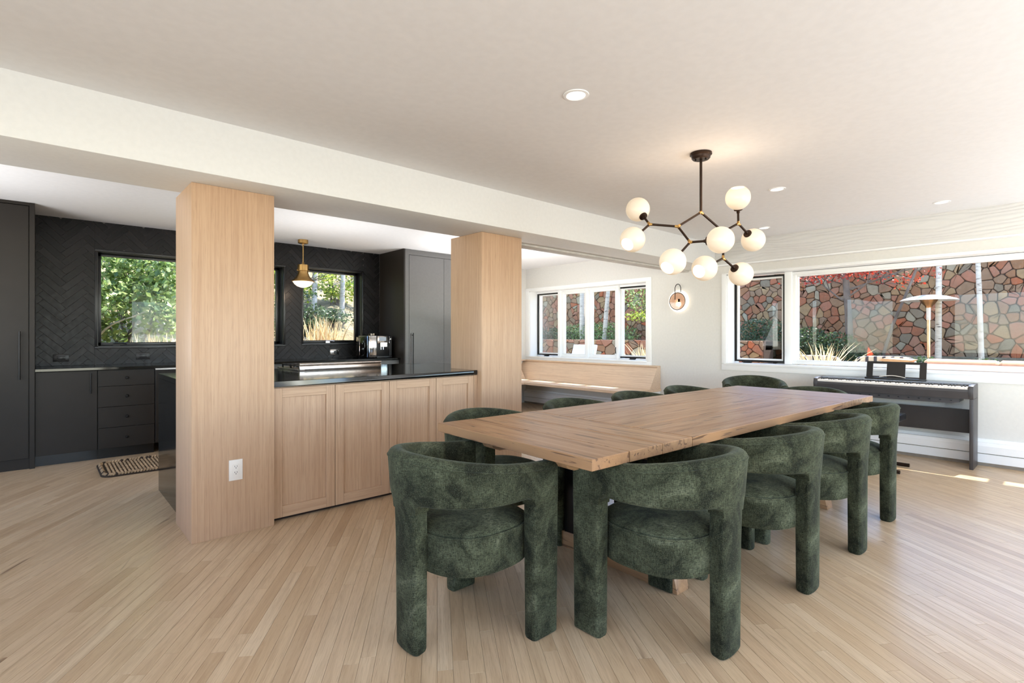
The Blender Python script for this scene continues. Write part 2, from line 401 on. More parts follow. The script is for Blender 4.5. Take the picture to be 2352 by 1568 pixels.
# ------------------------------------------------------------------ floor
fl = build('floor', M().box(RX0, RY0, -0.12, XO-0.02, YK+0.1, -0.019), GAP, kind='structure', label='pale oak strip floor laid diagonally through the whole room')
ang = math.radians(56); dx, dy = math.cos(ang), math.sin(ang); nx_, ny_ = -dy, dx
BW = 0.0572; boards = []
rb = random.Random(3)
ks = range(int(-9/BW), int(9/BW))
for k in ks:
    off = k*BW; s = -6 + rb.uniform(-1.2, 0)
    while s < 12:
        L = rb.choice([0.5, 0.7, 0.9, 1.1, 1.3, 1.6, 0.8]) * rb.uniform(0.85, 1.15); g = 0.00035
        q = [(s+g, off+g), (s+L-g, off+g), (s+L-g, off+BW-g), (s+g, off+BW-g)]
        q = [(a*dx+b*nx_, a*dy+b*ny_) for a, b in q]
        q = cliprect(q, RX0+0.001, RY0+0.001, XO-0.025, YK+0.09)
        if len(q) >= 3 and abs(area2(q)) > 1e-4:
            cxm = sum(p[0] for p in q)/len(q); cym = sum(p[1] for p in q)/len(q)
            d = cxm*math.cos(YAW)+cym*math.sin(YAW); l = cxm*math.sin(YAW)-cym*math.cos(YAW)
            infr = 1.4 < d < 12 and abs(l/d) < 1.02
            hid = (0.66 < cxm < 3.25 and 3.55 < cym < 4.95) or (-2 < cxm < 5 and cym > 6.6) or cym > 7 or cxm > 6.55
            boards.append((abs(area2(q))/(d**3) if infr and not hid else 0, q, rb.random()))
        s += L
boards.sort(key=lambda b: -b[0])
rest = M()
for i, (w, q, r) in enumerate(boards):
    if i < 300 and w > 0:
        build('floorboard', M().slab(q, 2, -0.019, 0.0, 0.0005, r), FLOORM, fl)
    else: rest.slab(q, 2, -0.019, 0.0, 0.0005, r)
build('floorboards', rest, FLOORM, fl, kind='stuff')

# ------------------------------------------------------------------ walls and ceilings
BIG = (-1.35, 3.13, 0.845, 2.0); NOOK = (4.335, 6.79, 0.83, 2.015)
w = wall_holes(M(), 0, XW, XO, RY0, YK+0.12, -0.1, 2.75, [BIG, NOOK])
build('wall_window', w, WALLP, kind='structure', label='white wall with the windows onto the patio')
KW = [(0.45, 1.31, 1.095, 2.11), (1.495, 2.355, 1.095, 2.11), (2.61, 3.455, 1.105, 2.125)]
w = wall_holes(M(), 1, YK, YK+0.22, RX0, 5.1, -0.1, 2.75, KW)
wk = build('wall_kitchen', w, GROUT, kind='structure', label='kitchen wall faced with black herringbone tile around the windows')
build('wall_nook', M().box(5.0, YN, -0.1, XW, YK+0.22, 2.75), WALLP, kind='structure', label='white end wall of the window bench nook')
build('wall_pantry_return', M().box(5.0, 6.3, 0, 5.12, YN, HK), WALLP, kind='structure', label='short white wall beside the tall dark cabinet')
rearh = [(-2.2, 2.2, 0.75, 2.25), (3.3, 6.4, 0.7, 2.25)]
build('wall_rear', wall_holes(M(), 0, RX0-0.12, RX0, RY0-0.12, YK+0.12, -0.1, 2.75, rearh), WALLP, kind='structure', label='white wall behind the viewpoint')
build('wall_side', wall_holes(M(), 1, RY0-0.12, RY0, RX0, XO, -0.1, 2.75, [(-0.3, 5.5, 0.05, 2.2)]), WALLP, kind='structure', label='white wall with the wide patio door')
build('ceiling', M().box(RX0, RY0-0.1, HC, XO, 3.25, 2.75), CEIL, kind='structure', label='smooth warm white ceiling over the dining room')
build('ceiling_kitchen', M().box(RX0, 3.80, HK, XO, YK+0.2, 2.75), CEIL, kind='structure', label='white ceiling over the kitchen and nook')
build('ceiling_beam', M().box(RX0, 3.25, 2.103, XW-0.001, 3.80, 2.74), WHITE, kind='structure', bevel=0.004, label='deep white dropped beam carried by the oak columns')
# plaster strip under the beam beside the nook
build('trim_3', M().box(3.30, 3.66, 2.082, XW-0.001, 3.80, 2.103), plain('rough_plaster', srgb(205, 200, 193), 0.85, 0, 0.9, 90, 0.06), kind='structure', label='rough plaster strip under the beam near the nook', bevel=0.004)
tb = build('trim_1', M().box(6.50, RY0, 2.12, XW, 3.25, HC), PGRAIN, kind='structure', label='white painted wood grain header beam above the large window')
build('trim_highlight', M().box(6.492, RY0, 2.108, XW, 3.25, 2.122), TRIM, kind='structure', label='thin white strip standing for the highlight under the wood grain header')  # highlight on the header's lower edge, modelled as a white strip

# oak columns
def column(x0, x1, y0, y1, label):
    c = empty('column', ((x0+x1)/2, (y0+y1)/2, 0), label, None, None, 'structure')
    for i, nm in enumerate(('panel',)*2):
        pass
    build('shaft', M().box(x0, y0, 0, x1, y1, 2.102), OAKZ, c, bevel=0.0015)
    return c
c1 = column(0.65, 1.108, 3.486, 3.952, 'pale oak column nearest the viewer with a white power outlet')
c2 = column(2.80, 3.27, 3.48, 3.93, 'pale oak column at the far end of the island')

def outlet(loc, label, mat=WPLAST, w=0.076, h=0.125, horiz=False, normal='-y'):
    o = empty('power_outlet', loc, label, 'outlet')
    x, y, z = loc
    if horiz: w, h = h, w
    build('cover_plate', M().box(x-w/2, y-0.006, z-h/2, x+w/2, y, z+h/2), mat, o, bevel=0.0015)
    a, b = (0.017, 0.034) if not horiz else (0.034, 0.017)
    f = build('socket_face', M().box(x-a, y-0.0085, z-b, x+a, y-0.005, z+b), mat, o, bevel=0.001)
    s = M()
    for k in (-1, 1):
        cx, cz = (x, z+k*0.018) if not horiz else (x+k*0.018, z)
        for sx in (-0.0062, 0.0062):
            if not horiz: s.box(cx+sx-0.0012, y-0.0090, cz+0.001, cx+sx+0.0012, y-0.0084, cz+0.009)
            else: s.box(cx+0.001, y-0.0090, cz+sx-0.0012, cx+0.009, y-0.0084, cz+sx+0.0012)
        s.lathe([(0.0026, 0), (0.0026, 0.0008)], (cx, y-0.0084, cz-0.005) if not horiz else (cx-0.005, y-0.0084, cz), (0, -1, 0), 10)
    build('socket_slots', s, DKHOLE, o)
    return o
outlet((0.8835, 3.4855, 0.394), 'white wall outlet low on the nearest oak column')

# ------------------------------------------------------------------ kitchen wall tiles (herringbone)
TW, TL = 0.0615, 0.246
def subtract(polys, r):
    out = []
    x0, x1, z0, z1 = r
    for p in polys:
        a = clip(p, 1, 0, x0)
        if len(a) > 2: out.append(a)
        b = clip(p, -1, 0, -x1)
        if len(b) > 2: out.append(b)
        m_ = clip(clip(p, -1, 0, -x0) or [], 1, 0, x1) if len(clip(p, -1, 0, -x0)) > 2 else []
        if len(m_) > 2:
            lo = clip(m_, 0, 1, z0); hi = clip(m_, 0, -1, -z1)
            if len(lo) > 2: out.append(lo)
            if len(hi) > 2: out.append(hi)
    return out
rt = random.Random(5); tiles = []
q2 = math.sqrt(0.5)
for i in range(-60, 120):
    for j in range(-60, 120):
        mlt = (i-j) % 8
        if mlt == 0: a = (i, j, i+4, j+1)
        elif mlt == 7: a = (i, j, i+1, j+4)
        else: continue
        g = 0.02
        qd = [(a[0]+g, a[1]+g), (a[2]-g, a[1]+g), (a[2]-g, a[3]-g), (a[0]+g, a[3]-g)]
        p = [((u-v)*TW*q2+0.2, (u+v)*TW*q2+0.1) for u, v in qd]
        if max(k[0] for k in p) < -0.05 or min(k[0] for k in p) > 3.74 or max(k[1] for k in p) < 0.9 or min(k[1] for k in p) > HK: continue
        p = cliprect(p, -0.034, 0.905, 3.728, HK-0.001)
        if len(p) < 3: continue
        ps = [p]
        for kw in KW: ps = subtract(ps, (kw[0]-0.022, kw[1]+0.022, kw[2]-0.022, kw[3]+0.022))
        ps = [q for q in ps if abs(area2(q)) > 4e-4]
        if not ps: continue
        cxm = sum(k[0] for k in ps[0])/len(ps[0]); A = sum(abs(area2(q)) for q in ps)
        hid = 1.19 < cxm < 2.24
        tiles.append((0 if hid else A, ps, rt.random()))
tiles.sort(key=lambda t: -t[0]); rest = M(); cnt = 0
for i, (A, ps, r) in enumerate(tiles):
    dz = rt.uniform(-0.0008, 0.0012)
    m = M() if (i < 298 and A > 0) else rest
    for q in ps: m.slab(q, 1, YK-0.0005, YK-0.006-dz, 0.0008, r)
    if m is not rest: build('tile', m, TILE, wk)
if rest.v: build('tiles', rest, TILE, wk, kind='stuff')

# kitchen windows
def kwindow(n, x0, x1, z0, z1, crank):
    w = empty('window_%d' % n, ((x0+x1)/2, YK+0.1, z0), None, None, None, 'structure')
    w['label'] = ['black framed kitchen window at the left, partly behind the oak column', 'black framed kitchen window mostly hidden by the oak column', 'black framed kitchen window beside the coffee machine'][n-1]
    e = 0.022; m = M()
    for (a, b, c, d) in ((x0-e, x1+e, z1, z1+e), (x0-e, x1+e, z0-e, z0), (x0-e, x0, z0, z1), (x1, x1+e, z0, z1)):
        m.box(a, YK-0.014, c, b, YK+0.02, d)
    build('casing', m, BLACKP, w, bevel=0.0015)
    m = M(); t = 0.006
    m.box(x0, YK+0.005, z0, x0+t, YK+0.2, z1).box(x1-t, YK+0.005, z0, x1, YK+0.2, z1).box(x0, YK+0.005, z0, x1, YK+0.2, z0+t).box(x0, YK+0.005, z1-t, x1, YK+0.2, z1)
    build('reveal', m, BLACKP, w)
    m = M(); s = 0.045; ya, yb = YK+0.13, YK+0.17
    m.box(x0+t, ya, z0+t, x1-t, yb, z0+t+s-0.008).box(x0+t, ya, z1-t-s+0.015, x1-t, yb, z1-t).box(x0+t, ya, z0+t, x0+t+s-0.01, yb, z1-t).box(x1-t-s, ya, z0+t, x1-t, yb, z1-t)
    build('sash', m, BLACKP, w, bevel=0.003)
    build('pane', M().box(x0+0.03, YK+0.149, z0+0.03, x1-0.03, YK+0.153, z1-0.02), GLASS, w)
    m = M(); cx = x0+(x1-x0)*crank
    m.box(cx-0.03, YK+0.10, z0+t, cx+0.03, YK+0.13, z0+0.03)
    m.tube([(cx-0.02, YK+0.115, z0+0.034), (cx+0.03, YK+0.105, z0+0.036), (cx+0.09, YK+0.09, z0+0.028)], [0.006, 0.005, 0.008], 8)
    build('crank_handle', m, BLACKM if n == 1 else CHROME, w, smooth=True)
for n, (kw, cr) in enumerate(zip(KW, (0.2, 0.4, 0.45))): kwindow(n+1, *kw, cr)
outlet((0.158, YK-0.0095, 0.985), 'black outlet on the tiles below the left corner of the kitchen window', BLACKP, horiz=True)
outlet((0.846, YK-0.0095, 0.987), 'black outlet centred below the left kitchen window', BLACKP, horiz=True)
co = outlet((3.036, YK-0.0095, 0.985), 'chrome outlet with a black plug on the tiles under the right kitchen window', CHROME, horiz=True)
pg = tag(build('plug', M().box(3.03, YK-0.045, 0.967, 3.066, YK-0.018, 1.0), BLACKP, bevel=0.004), 'black plug and cord in the chrome kitchen outlet', 'plug')
build('cord', M().tube([(3.05, YK-0.045, 0.975), (3.06, YK-0.06, 0.95), (3.09, YK-0.05, 0.925), (3.15, YK-0.05, 0.920), (3.32, YK-0.12, 0.92)], 0.003, 6), BLACKP, pg, smooth=True)

# ------------------------------------------------------------------ patio windows (plane x)
def jamb(m, y0, y1, z0, z1, t=0.012):
    m.box(XW-0.0, y0, z0, XO, y0+t, z1).box(XW, y1-t, z0, XO, y1, z1).box(XW, y0, z1-t, XO, y1, z1).box(XW, y0, z0, XO, y1, z0+t)
def casing(m, y0, y1, z0, z1, e, ez, x=XW):
    m.box(x-0.018, y0-e, z1, x, y1+e, z1+ez).box(x-0.018, y0-e, z0-0.075, x, y1+e, z0).box(x-0.018, y0-e, z0, x, y0, z1).box(x-0.018, y1, z0, x, y1+e, z1)
def sashbox(m, y0, y1, z0, z1, s, xa, xb, sb=None):
    sb = sb or s
    m.box(xa, y0, z0, xb, y1, z0+sb).box(xa, y0, z1-s, xb, y1, z1).box(xa, y0, z0+sb, xb, y0+s, z1-s).box(xa, y1-s, z0+sb, xb, y1, z1-s)
def latch(y, z, parent):
    m = M().box(XG-0.055, y-0.045, z-0.004, XG-0.012, y+0.045, z+0.018); m.tube([(XG-0.055, y-0.03, z+0.006), (XG-0.062, y+0.02, z+0.004), (XG-0.06, y+0.05, z+0.002)], 0.005, 8)
    return build('crank_handle', m, BLACKM, parent, bevel=0.003)
w4 = empty('window_4', (XW, 5.56, 0.83), 'white framed window row of four panes above the built-in bench', None, None, 'structure')
m = M(); casing(m, NOOK[0], NOOK[1], NOOK[2], NOOK[3], 0.09, 0.05); build('casing', m, TRIM, w4, bevel=0.002)
m = M(); jamb(m, *NOOK); build('reveal', m, TRIM, w4)
build('sill', M().box(XW-0.03, NOOK[0]-0.02, NOOK[2]-0.012, XO-0.08, NOOK[1]+0.02, NOOK[2]+0.014), TRIM, w4, bevel=0.003)
bnds = [6.778, 6.20, 5.58, 4.96, 4.347]; z0, z1 = NOOK[2]+0.014, NOOK[3]-0.012
for i in range(4):
    b0, b1 = bnds[i+1], bnds[i]
    if i in (0, 3):
        m = M(); sashbox(m, b0+0.02, b1-0.005, z0+0.02, z1-0.03, 0.022, XG-0.02, XG+0.03); s = build('sash', m, BLACKM, w4, bevel=0.002); s['label'] = 'black opening sash'
        m = M(); sashbox(m, b0+0.042, b1-0.03, z0+0.042, z1-0.05, 0.022, XG, XG+0.035); build('inner_frame', m, TRIM, s)
        build('pane', M().box(XG+0.015, b0+0.06, z0+0.06, XG+0.019, b1-0.045, z1-0.07), GLASS, w4)
        latch(b0+(b1-b0)*0.55, z0+0.005, w4)
    else:
        m = M(); sashbox(m, b0+0.03, b1-0.03, z0+0.01, z1-0.02, 0.05, XG-0.01, XG+0.04, 0.05); build('sash', m, TRIM, w4, bevel=0.004)
        build('pane', M().box(XG+0.015, b0+0.07, z0+0.05, XG+0.019, b1-0.07, z1-0.06), GLASS, w4)
m = M()
for b in bnds[1:-1]: m.box(XG-0.06, b-0.028, z0, XO-0.02, b+0.028, z1)
m.box(XG-0.03, bnds[-1]-0.01, z1-0.03, XO-0.02, bnds[0]+0.01, z1); m.box(XG-0.03, bnds[-1]-0.01, z0, XO-0.02, bnds[0]+0.01, z0+0.012)
build('mullion', m, TRIM, w4, bevel=0.003)
m = M().tube([(XG-0.065, 4.985, 0.93), (XG-0.075, 4.985, 0.99), (XG-0.065, 4.985, 1.03)], 0.006, 8); build('lock_lever', m, BLACKM, w4, smooth=True)

w5 = empty('window_5', (XW, 2.76, 0.845), 'white framed patio window with one black opening sash and one wide fixed pane', None, None, 'structure')
m = M(); casing(m, BIG[0], BIG[1], BIG[2], BIG[3], 0.062, 0.015); build('casing', m, TRIM, w5, bevel=0.002)
m = M(); jamb(m, *BIG); build('reveal', m, TRIM, w5)
build('sill', M().box(XW-0.03, BIG[0]-0.03, BIG[2]-0.01, XO-0.08, BIG[1]+0.03, BIG[2]+0.018), TRIM, w5, bevel=0.003)
z0, z1 = BIG[2]+0.018, BIG[3]-0.012
m = M(); sashbox(m, 2.49, 3.115, z0+0.015, z1-0.02, 0.022, XG-0.01, XG+0.04); s = build('sash', m, BLACKM, w5, bevel=0.002); s['label'] = 'black opening sash'
m = M(); sashbox(m, 2.512, 3.09, z0+0.037, z1-0.042, 0.02, XG+0.005, XG+0.045); build('inner_frame', m, TRIM, s)
build('pane', M().box(XG+0.018, 2.53, z0+0.05, XG+0.022, 3.07, z1-0.06), GLASS, w5)
latch(2.93, z0+0.002, w5)
m = M().box(XG-0.045, 2.40, z0, XO-0.02, 2.485, z1); build('mullion', m, TRIM, w5, bevel=0.006)
m = M(); sashbox(m, -1.33, 2.40, z0+0.005, z1-0.005, 0.038, XG-0.02, XG+0.045); sashbox(m, -1.33, 2.37, z0+0.03, z1-0.035, 0.028, XG, XG+0.045); build('sash', m, TRIM, w5, bevel=0.004)
build('pane', M().box(XG+0.018, -1.30, z0+0.04, XG+0.022, 2.35, z1-0.045), GLASS, w5)
build('lock_lever', M().tube([(XG-0.05, 2.488, 0.96), (XG-0.06, 2.488, 1.0), (XG-0.05, 2.488, 1.04)], 0.006, 8), BLACKM, w5, smooth=True)

# windows behind the viewpoint
for n, (x_, ya, yb, za, zb) in ((6, (RX0-0.06, -2.2, 2.2, 0.75, 2.25)), (7, (RX0-0.06, 3.3, 6.4, 0.7, 2.25))):
    w = empty('window_%d' % n, (x_, (ya+yb)/2, za), 'white framed window in the wall behind the viewpoint', None, None, 'structure')
    m = M(); sashbox(m, ya, yb, za, zb, 0.06, x_-0.03, x_+0.03); m.box(x_-0.03, (ya+yb)/2-0.03, za, x_+0.03, (ya+yb)/2+0.03, zb); build('sash', m, TRIM, w)
w = empty('door_1', (2.6, RY0-0.06, 0), 'wide white framed patio door', None, None, 'structure'); m = M()
for x_ in (-0.3, 1.6, 3.55, 5.44): m.box(x_, RY0-0.09, 0.05, x_+0.06, RY0-0.03, 2.2)
m.box(-0.3, RY0-0.09, 2.14, 5.5, RY0-0.03, 2.2).box(-0.3, RY0-0.09, 0.05, 5.5, RY0-0.03, 0.15); build('frame', m, TRIM, w)

# baseboard heaters along the window wall
def heater(y0, y1, n, lab):
    h = empty(n, (6.54, (y0+y1)/2, 0), lab, None, None, 'structure')
    build('cover', M().prism([(6.58, 0.215), (6.515, 0.215), (6.50, 0.185), (6.50, 0.120), (6.506, 0.118), (6.58, 0.118)], 1, y0, y1), TRIM, h)
    build('lower_panel', M().box(6.503, y0, 0.032, 6.52, y1, 0.112), TRIM, h)
    build('recess', M().box(6.52, y0, 0.0, 6.579, y1, 0.118), plain('heater_shadow_gap', srgb(150, 138, 124), 0.7), h)
    build('top_strip', M().box(6.56, y0, 0.215, 6.58, y1, 0.245), TRIM, h)
heater(RY0+0.02, 4.0, 'baseboard_right', 'white baseboard heater under the big patio window')
heater(4.25, YN-0.02, 'baseboard_nook', 'white baseboard heater under the built-in bench')

# ------------------------------------------------------------------ island
isl = empty('kitchen_island', (1.95, 4.2, 0), 'kitchen island faced with pale oak shaker doors under black stone', 'island')
build('carcass', M().box(1.112, 3.565, 0.03, 2.796, 4.86, 0.875), OAKZ, isl)
build('carcass', M().box(0.72, 3.955, 0.0, 1.112, 4.86, 0.875), OAKZ, isl)
build('kick_board', M().box(1.112, 3.575, 0.0, 2.796, 4.80, 0.03), plain('kick_dark', srgb(50, 34, 26), 0.8), isl)
dxs = [1.112, 1.534, 1.956, 2.378, 2.765]
for i in range(4):
    a, b = dxs[i]+0.0018, dxs[i+1]-0.0018; z0, z1 = 0.022, 0.868; st = 0.062; yf = 3.54
    d = empty('door', ((a+b)/2, yf, z0)); d.parent = isl; d.location = Vector(((a+b)/2, yf, z0))-wloc(isl); WL[d.name] = Vector(((a+b)/2, yf, z0))
    build('panel', M().box(a+st-0.004, yf+0.013, z0+0.05, b-st+0.004, yf+0.020, z1-0.05), OAKZ, d)
    build('stile', M().box(a, yf, z0, a+st, yf+0.021, z1, r=0.2), OAKZ, d, bevel=0.0012, seg=1)
    build('stile', M().box(b-st, yf, z0, b, yf+0.021, z1, r=0.8), OAKZ, d, bevel=0.0012, seg=1)
    build('rail', M().box(a+st, yf+0.0004, z0, b-st, yf+0.021, z0+st+0.01), OAKX, d, bevel=0.0012, seg=1)
    build('rail', M().box(a+st, yf+0.0004, z1-st, b-st, yf+0.021, z1), OAKX, d, bevel=0.0012, seg=1)
build('filler_strip', M().box(2.767, 3.542, 0.02, 2.799, 3.565, 0.870), OAKZ, isl)
def poly_notch():
    return [(1.109, 3.515), (2.745, 3.515), (2.765, 3.535), (2.798, 3.535), (2.798, 3.935), (3.24, 3.935), (3.24, 4.90), (0.69, 4.90), (0.69, 3.954), (1.109, 3.954)]
tp = tag(build('worktop', M().prism(poly_notch(), 2, 0.877, 0.915), GRANITE, bevel=0.002, seg=1), 'polished black stone worktop on the island between the oak columns', 'worktop')
build('waterfall_panel', M().box(0.69, 3.954, 0.0, 0.722, 4.90, 0.877), GRANITE, tp)
build('end_panel', M().box(2.8, 3.94, 0.0, 3.22, 4.86, 0.876), OAKZ, isl)

# range top
rg = empty('gas_range', (1.98, 4.66, 0.915), 'stainless steel gas range top set into the island worktop', 'range')
m = M(); m.prism([(4.395, 0.9155), (4.395, 0.955), (4.404, 0.960), (4.404, 0.972), (4.412, 0.978), (4.424, 0.978), (4.43, 0.97), (4.43, 0.9155)], 0, 1.60, 2.345)
bg = build('back_guard', m, STEEL, rg, bevel=0.002)
build('trim_groove', M().box(1.64, 4.393, 0.922, 2.335, 4.396, 0.928), DKHOLE, bg)
build('top_rail', M().tube([(1.60, 4.402, 0.971), (2.345, 4.402, 0.971)], 0.009, 12), STEEL, bg, smooth=True)
build('cooktop', M().box(1.60, 4.43, 0.9155, 2.345, 4.95, 0.930), STEEL, rg, bevel=0.003)
for k in range(3):
    gx = 1.615+k*0.24; m = M()
    for yy in (4.46, 4.56, 4.66, 4.76, 4.86): m.box(gx, yy, 0.948, gx+0.225, yy+0.012, 0.962)
    for xx in (0, 0.106, 0.213): m.box(gx+xx, 4.46, 0.95, gx+xx+0.012, 4.872, 0.960)
    for xx in (0, 0.213):
        for yy in (4.46, 4.66, 4.86): m.box(gx+xx, yy, 0.930, gx+xx+0.012, yy+0.012, 0.95)
    build('grate', m, BLACKM, rg)
for kx in (1.73, 1.97, 2.21):
    for ky in (4.57, 4.78): build('burner', M().lathe([(0.045, 0), (0.045, 0.008), (0.03, 0.014), (0.0, 0.014)], (kx, ky, 0.930), n=16), BLACKM, rg, smooth=True)
for k in range(5): build('control_knob', M().lathe([(0.018, 0), (0.018, 0.02), (0.014, 0.028), (0.0, 0.028)], (1.68+k*0.145, 4.952, 0.905), (0, 1, 0), 16), STEEL, rg, smooth=True)

# ------------------------------------------------------------------ dark kitchen cabinets
def bar_handle(parent, x, y, z0, z1, r=0.006):
    m = M().tube([(x, y-0.032, z0), (x, y-0.032, z1)], r, 10)
    m.tube([(x, y, z0+0.03), (x, y-0.032, z0+0.03)], r*0.8, 8).tube([(x, y, z1-0.03), (x, y-0.032, z1-0.03)], r*0.8, 8)
    return build('handle', m, BLACKM, parent, smooth=True)
tc = empty('tall_cabinet', (-0.6, 6.75, 0), 'tall dark cabinet at the left edge with a long bar handle', 'cabinet')
build('body', M().box(-1.25, 6.472, 0.0, -0.072, YK, 2.418), DARKCAB, tc)
build('side_panel', M().box(-0.072, 6.448, 0.0, -0.036, YK-0.01, 2.419), DARKCAB, tc, bevel=0.001, seg=1)
build('top_rail', M().box(-1.25, 6.45, 2.392, -0.073, 6.472, 2.418), DARKCAB, tc)
d = build('door', M().box(-0.66, 6.45, 0.10, -0.078, 6.470, 2.386), DARKCAB, tc, bevel=0.0015, seg=1); bar_handle(d, -0.137, 6.45, 0.815, 1.25, 0.0075)
d = build('door', M().box(-1.245, 6.45, 0.10, -0.664, 6.470, 2.386), DARKCAB, tc, bevel=0.0015, seg=1); bar_handle(d, -1.18, 6.45, 0.815, 1.25, 0.0075)
build('kick_board', M().box(-1.25, 6.50, 0.0, -0.073, 6.52, 0.098), BLACKP, tc)

def knob(parent, x, y, z):
    return build('knob', M().lathe([(0.006, 0), (0.006, 0.014), (0.013, 0.018), (0.015, 0.024), (0.011, 0.030), (0, 0.031)], (x, y, z), (0, -1, 0), 16), BLACKM, parent, smooth=True)
YF = 6.47
bc = empty('base_cabinet', (0.19, 6.8, 0), 'dark base cabinet with one wide door next to the tall cabinet', 'cabinet')
build('body', M().box(-0.035, YF+0.022, 0.1, 0.4145, YK-0.012, 0.878), DARKCAB, bc)
d = build('door', M().box(-0.033, YF, 0.102, 0.4125, YF+0.02, 0.872), DARKCAB, bc, bevel=0.0015, seg=1); bar_handle(d, 0.363, YF, 0.655, 0.85)
build('kick_board', M().box(-0.035, YF+0.06, 0, 0.4145, YF+0.075, 0.1), BLACKP, bc)
bd = empty('drawer_cabinet', (0.645, 6.8, 0), 'dark base cabinet with four drawers and round knobs', 'cabinet')
build('body', M().box(0.4165, YF+0.022, 0.1, 0.877, YK-0.012, 0.878), DARKCAB, bd)
zs = [0.102, 0.305, 0.509, 0.713, 0.872]
for a, b in zip(zs[:-1], zs[1:]):
    d = build('drawer', M().box(0.4185, YF, a+0.0015, 0.875, YF+0.02, b-0.0015), DARKCAB, bd, bevel=0.0015, seg=1); knob(d, 0.645, YF, (a+b)/2)
build('kick_board', M().box(0.4165, YF+0.06, 0, 0.877, YF+0.075, 0.1), BLACKP, bd)
dw = empty('dishwasher', (1.18, 6.8, 0), 'dark panelled dishwasher beside the drawers, half behind the island', 'dishwasher')
build('body', M().box(0.879, YF+0.022, 0.1, 1.48, YK-0.012, 0.878), BLACKP, dw)
build('door', M().box(0.884, YF, 0.11, 1.476, YF+0.02, 0.855), DARKCAB, dw, bevel=0.002, seg=1)
build('top_strip', M().box(0.884, YF, 0.858, 1.476, YF+0.02, 0.874), STEEL, dw)
for k, (a, b) in enumerate(((1.482, 2.23), (2.232, 2.98), (2.982, 3.728))):
    c = empty('base_cabinet', ((a+b)/2, 6.8, 0), ['dark base cabinet behind the island left of the range', 'dark base cabinet behind the island range', 'dark base cabinet under the coffee machine'][k], 'cabinet')
    build('body', M().box(a, YF+0.022, 0.1, b, YK-0.012, 0.878), DARKCAB, c)
    d = build('drawer', M().box(a+0.003, YF, 0.715, b-0.003, YF+0.02, 0.872), DARKCAB_LIT, c, bevel=0.0015, seg=1); knob(d, (a+b)/2, YF, 0.79)
    d = build('door', M().box(a+0.003, YF, 0.102, b-0.003, YF+0.02, 0.711), DARKCAB, c, bevel=0.0015, seg=1)
    build('kick_board', M().box(a, YF+0.06, 0, b, YF+0.075, 0.1), BLACKP, c)
tag(build('worktop', M().box(-0.035, 6.435, 0.879, 3.729, YK-0.001, 0.904), GRANITE, bevel=0.002, seg=1), 'black stone worktop along the tiled kitchen wall', 'worktop')
pc = empty('pantry_cabinet', (4.36, 6.7, 0), 'tall dark pantry cabinet at the right end of the kitchen', 'cabinet')
build('body', M().box(3.755, 6.372, 0, 4.998, YK, 2.418), DARKCAB_LIT, pc)
build('side_panel', M().box(3.731, 6.35, 0, 3.755, YK-0.01, 2.419), DARKCAB, pc, bevel=0.001, seg=1)
m = M().box(3.755, 6.352, 0.0, 3.812, 6.372, 2.418).box(3.812, 6.352, 2.345, 4.998, 6.372, 2.418)
build('face_frame', m, DARKCAB_LIT, pc)
d = build('door', M().box(3.816, 6.35, 0.1, 4.40, 6.370, 2.340), DARKCAB_LIT, pc, bevel=0.0015, seg=1); bar_handle(d, 3.862, 6.35, 0.72, 1.25, 0.0075)
build('door', M().box(4.404, 6.35, 0.1, 4.99, 6.370, 2.340), DARKCAB_LIT, pc, bevel=0.0015, seg=1)

# coffee machine
cm = empty('coffee_machine', (3.5, 6.75, 0.904), 'silver and black automatic coffee machine on the worktop beside the tall cabinet', 'coffee machine')
x0, x1, yf, yb, zb, zt = 3.30, 3.68, 6.56, 6.96, 0.905, 1.215
build('housing', M().box(x0+0.05, yf+0.03, zb, x1-0.05, yb, zt), BLACKP, cm, bevel=0.012)
build('water_tank', M().box(x0, yf+0.1, zb+0.02, x0+0.05, yb-0.04, zt-0.02), SMOKE, cm, bevel=0.008)
build('side_panel', M().prism([(x0+0.01, yf+0.05), (x0+0.035, yf+0.01), (x0+0.125, yf-0.005), (x0+0.135, yf+0.03), (x0+0.06, yf+0.06)], 2, zb+0.01, zt-0.005), CHROME, cm, bevel=0.004)
build('side_panel', M().prism([(x1-0.06, yf+0.03), (x1-0.055, yf-0.002), (x1-0.005, yf+0.02), (x1, yf+0.06), (x1-0.02, yf+0.08)], 2, zb+0.01, zt-0.015), CHROME, cm, bevel=0.004)
build('display', M().box(x0+0.15, yf+0.015, zt-0.11, x1-0.075, yf+0.03, zt-0.01), STEEL, cm, bevel=0.004)
build('screen', M().box(x0+0.175, yf+0.011, zt-0.075, x1-0.10, yf+0.016, zt-0.02), plain('screen_glow_off', srgb(150, 160, 178), 0.2), cm)
m = M().box(x0+0.18, yf-0.015, zt-0.155, x1-0.10, yf+0.03, zt-0.10)
for k in (-0.018, 0.018): m.tube([((x0+x1)/2+0.02+k, yf-0.005, zt-0.155), ((x0+x1)/2+0.02+k, yf-0.01, zt-0.195)], 0.008, 10)
build('coffee_spout', m, CHROME, cm, smooth=True)
build('drip_tray', M().box(x0+0.12, yf-0.03, zb, x1-0.03, yf+0.04, zb+0.025), BLACKP, cm, bevel=0.005)
build('dial', M().lathe([(0.014, 0), (0.014, 0.012), (0, 0.013)], (x1-0.03, yf+0.008, zt-0.05), (0, -1, 0), 16), CHROME, cm, smooth=True)
m = M().lathe([(0.05, 0), (0.05, 0.03), (0.045, 0.034), (0, 0.034)], (x0+0.17, yf+0.2, zt-0.002), n=20); build('bean_lid', m, SMOKE, cm, smooth=True)

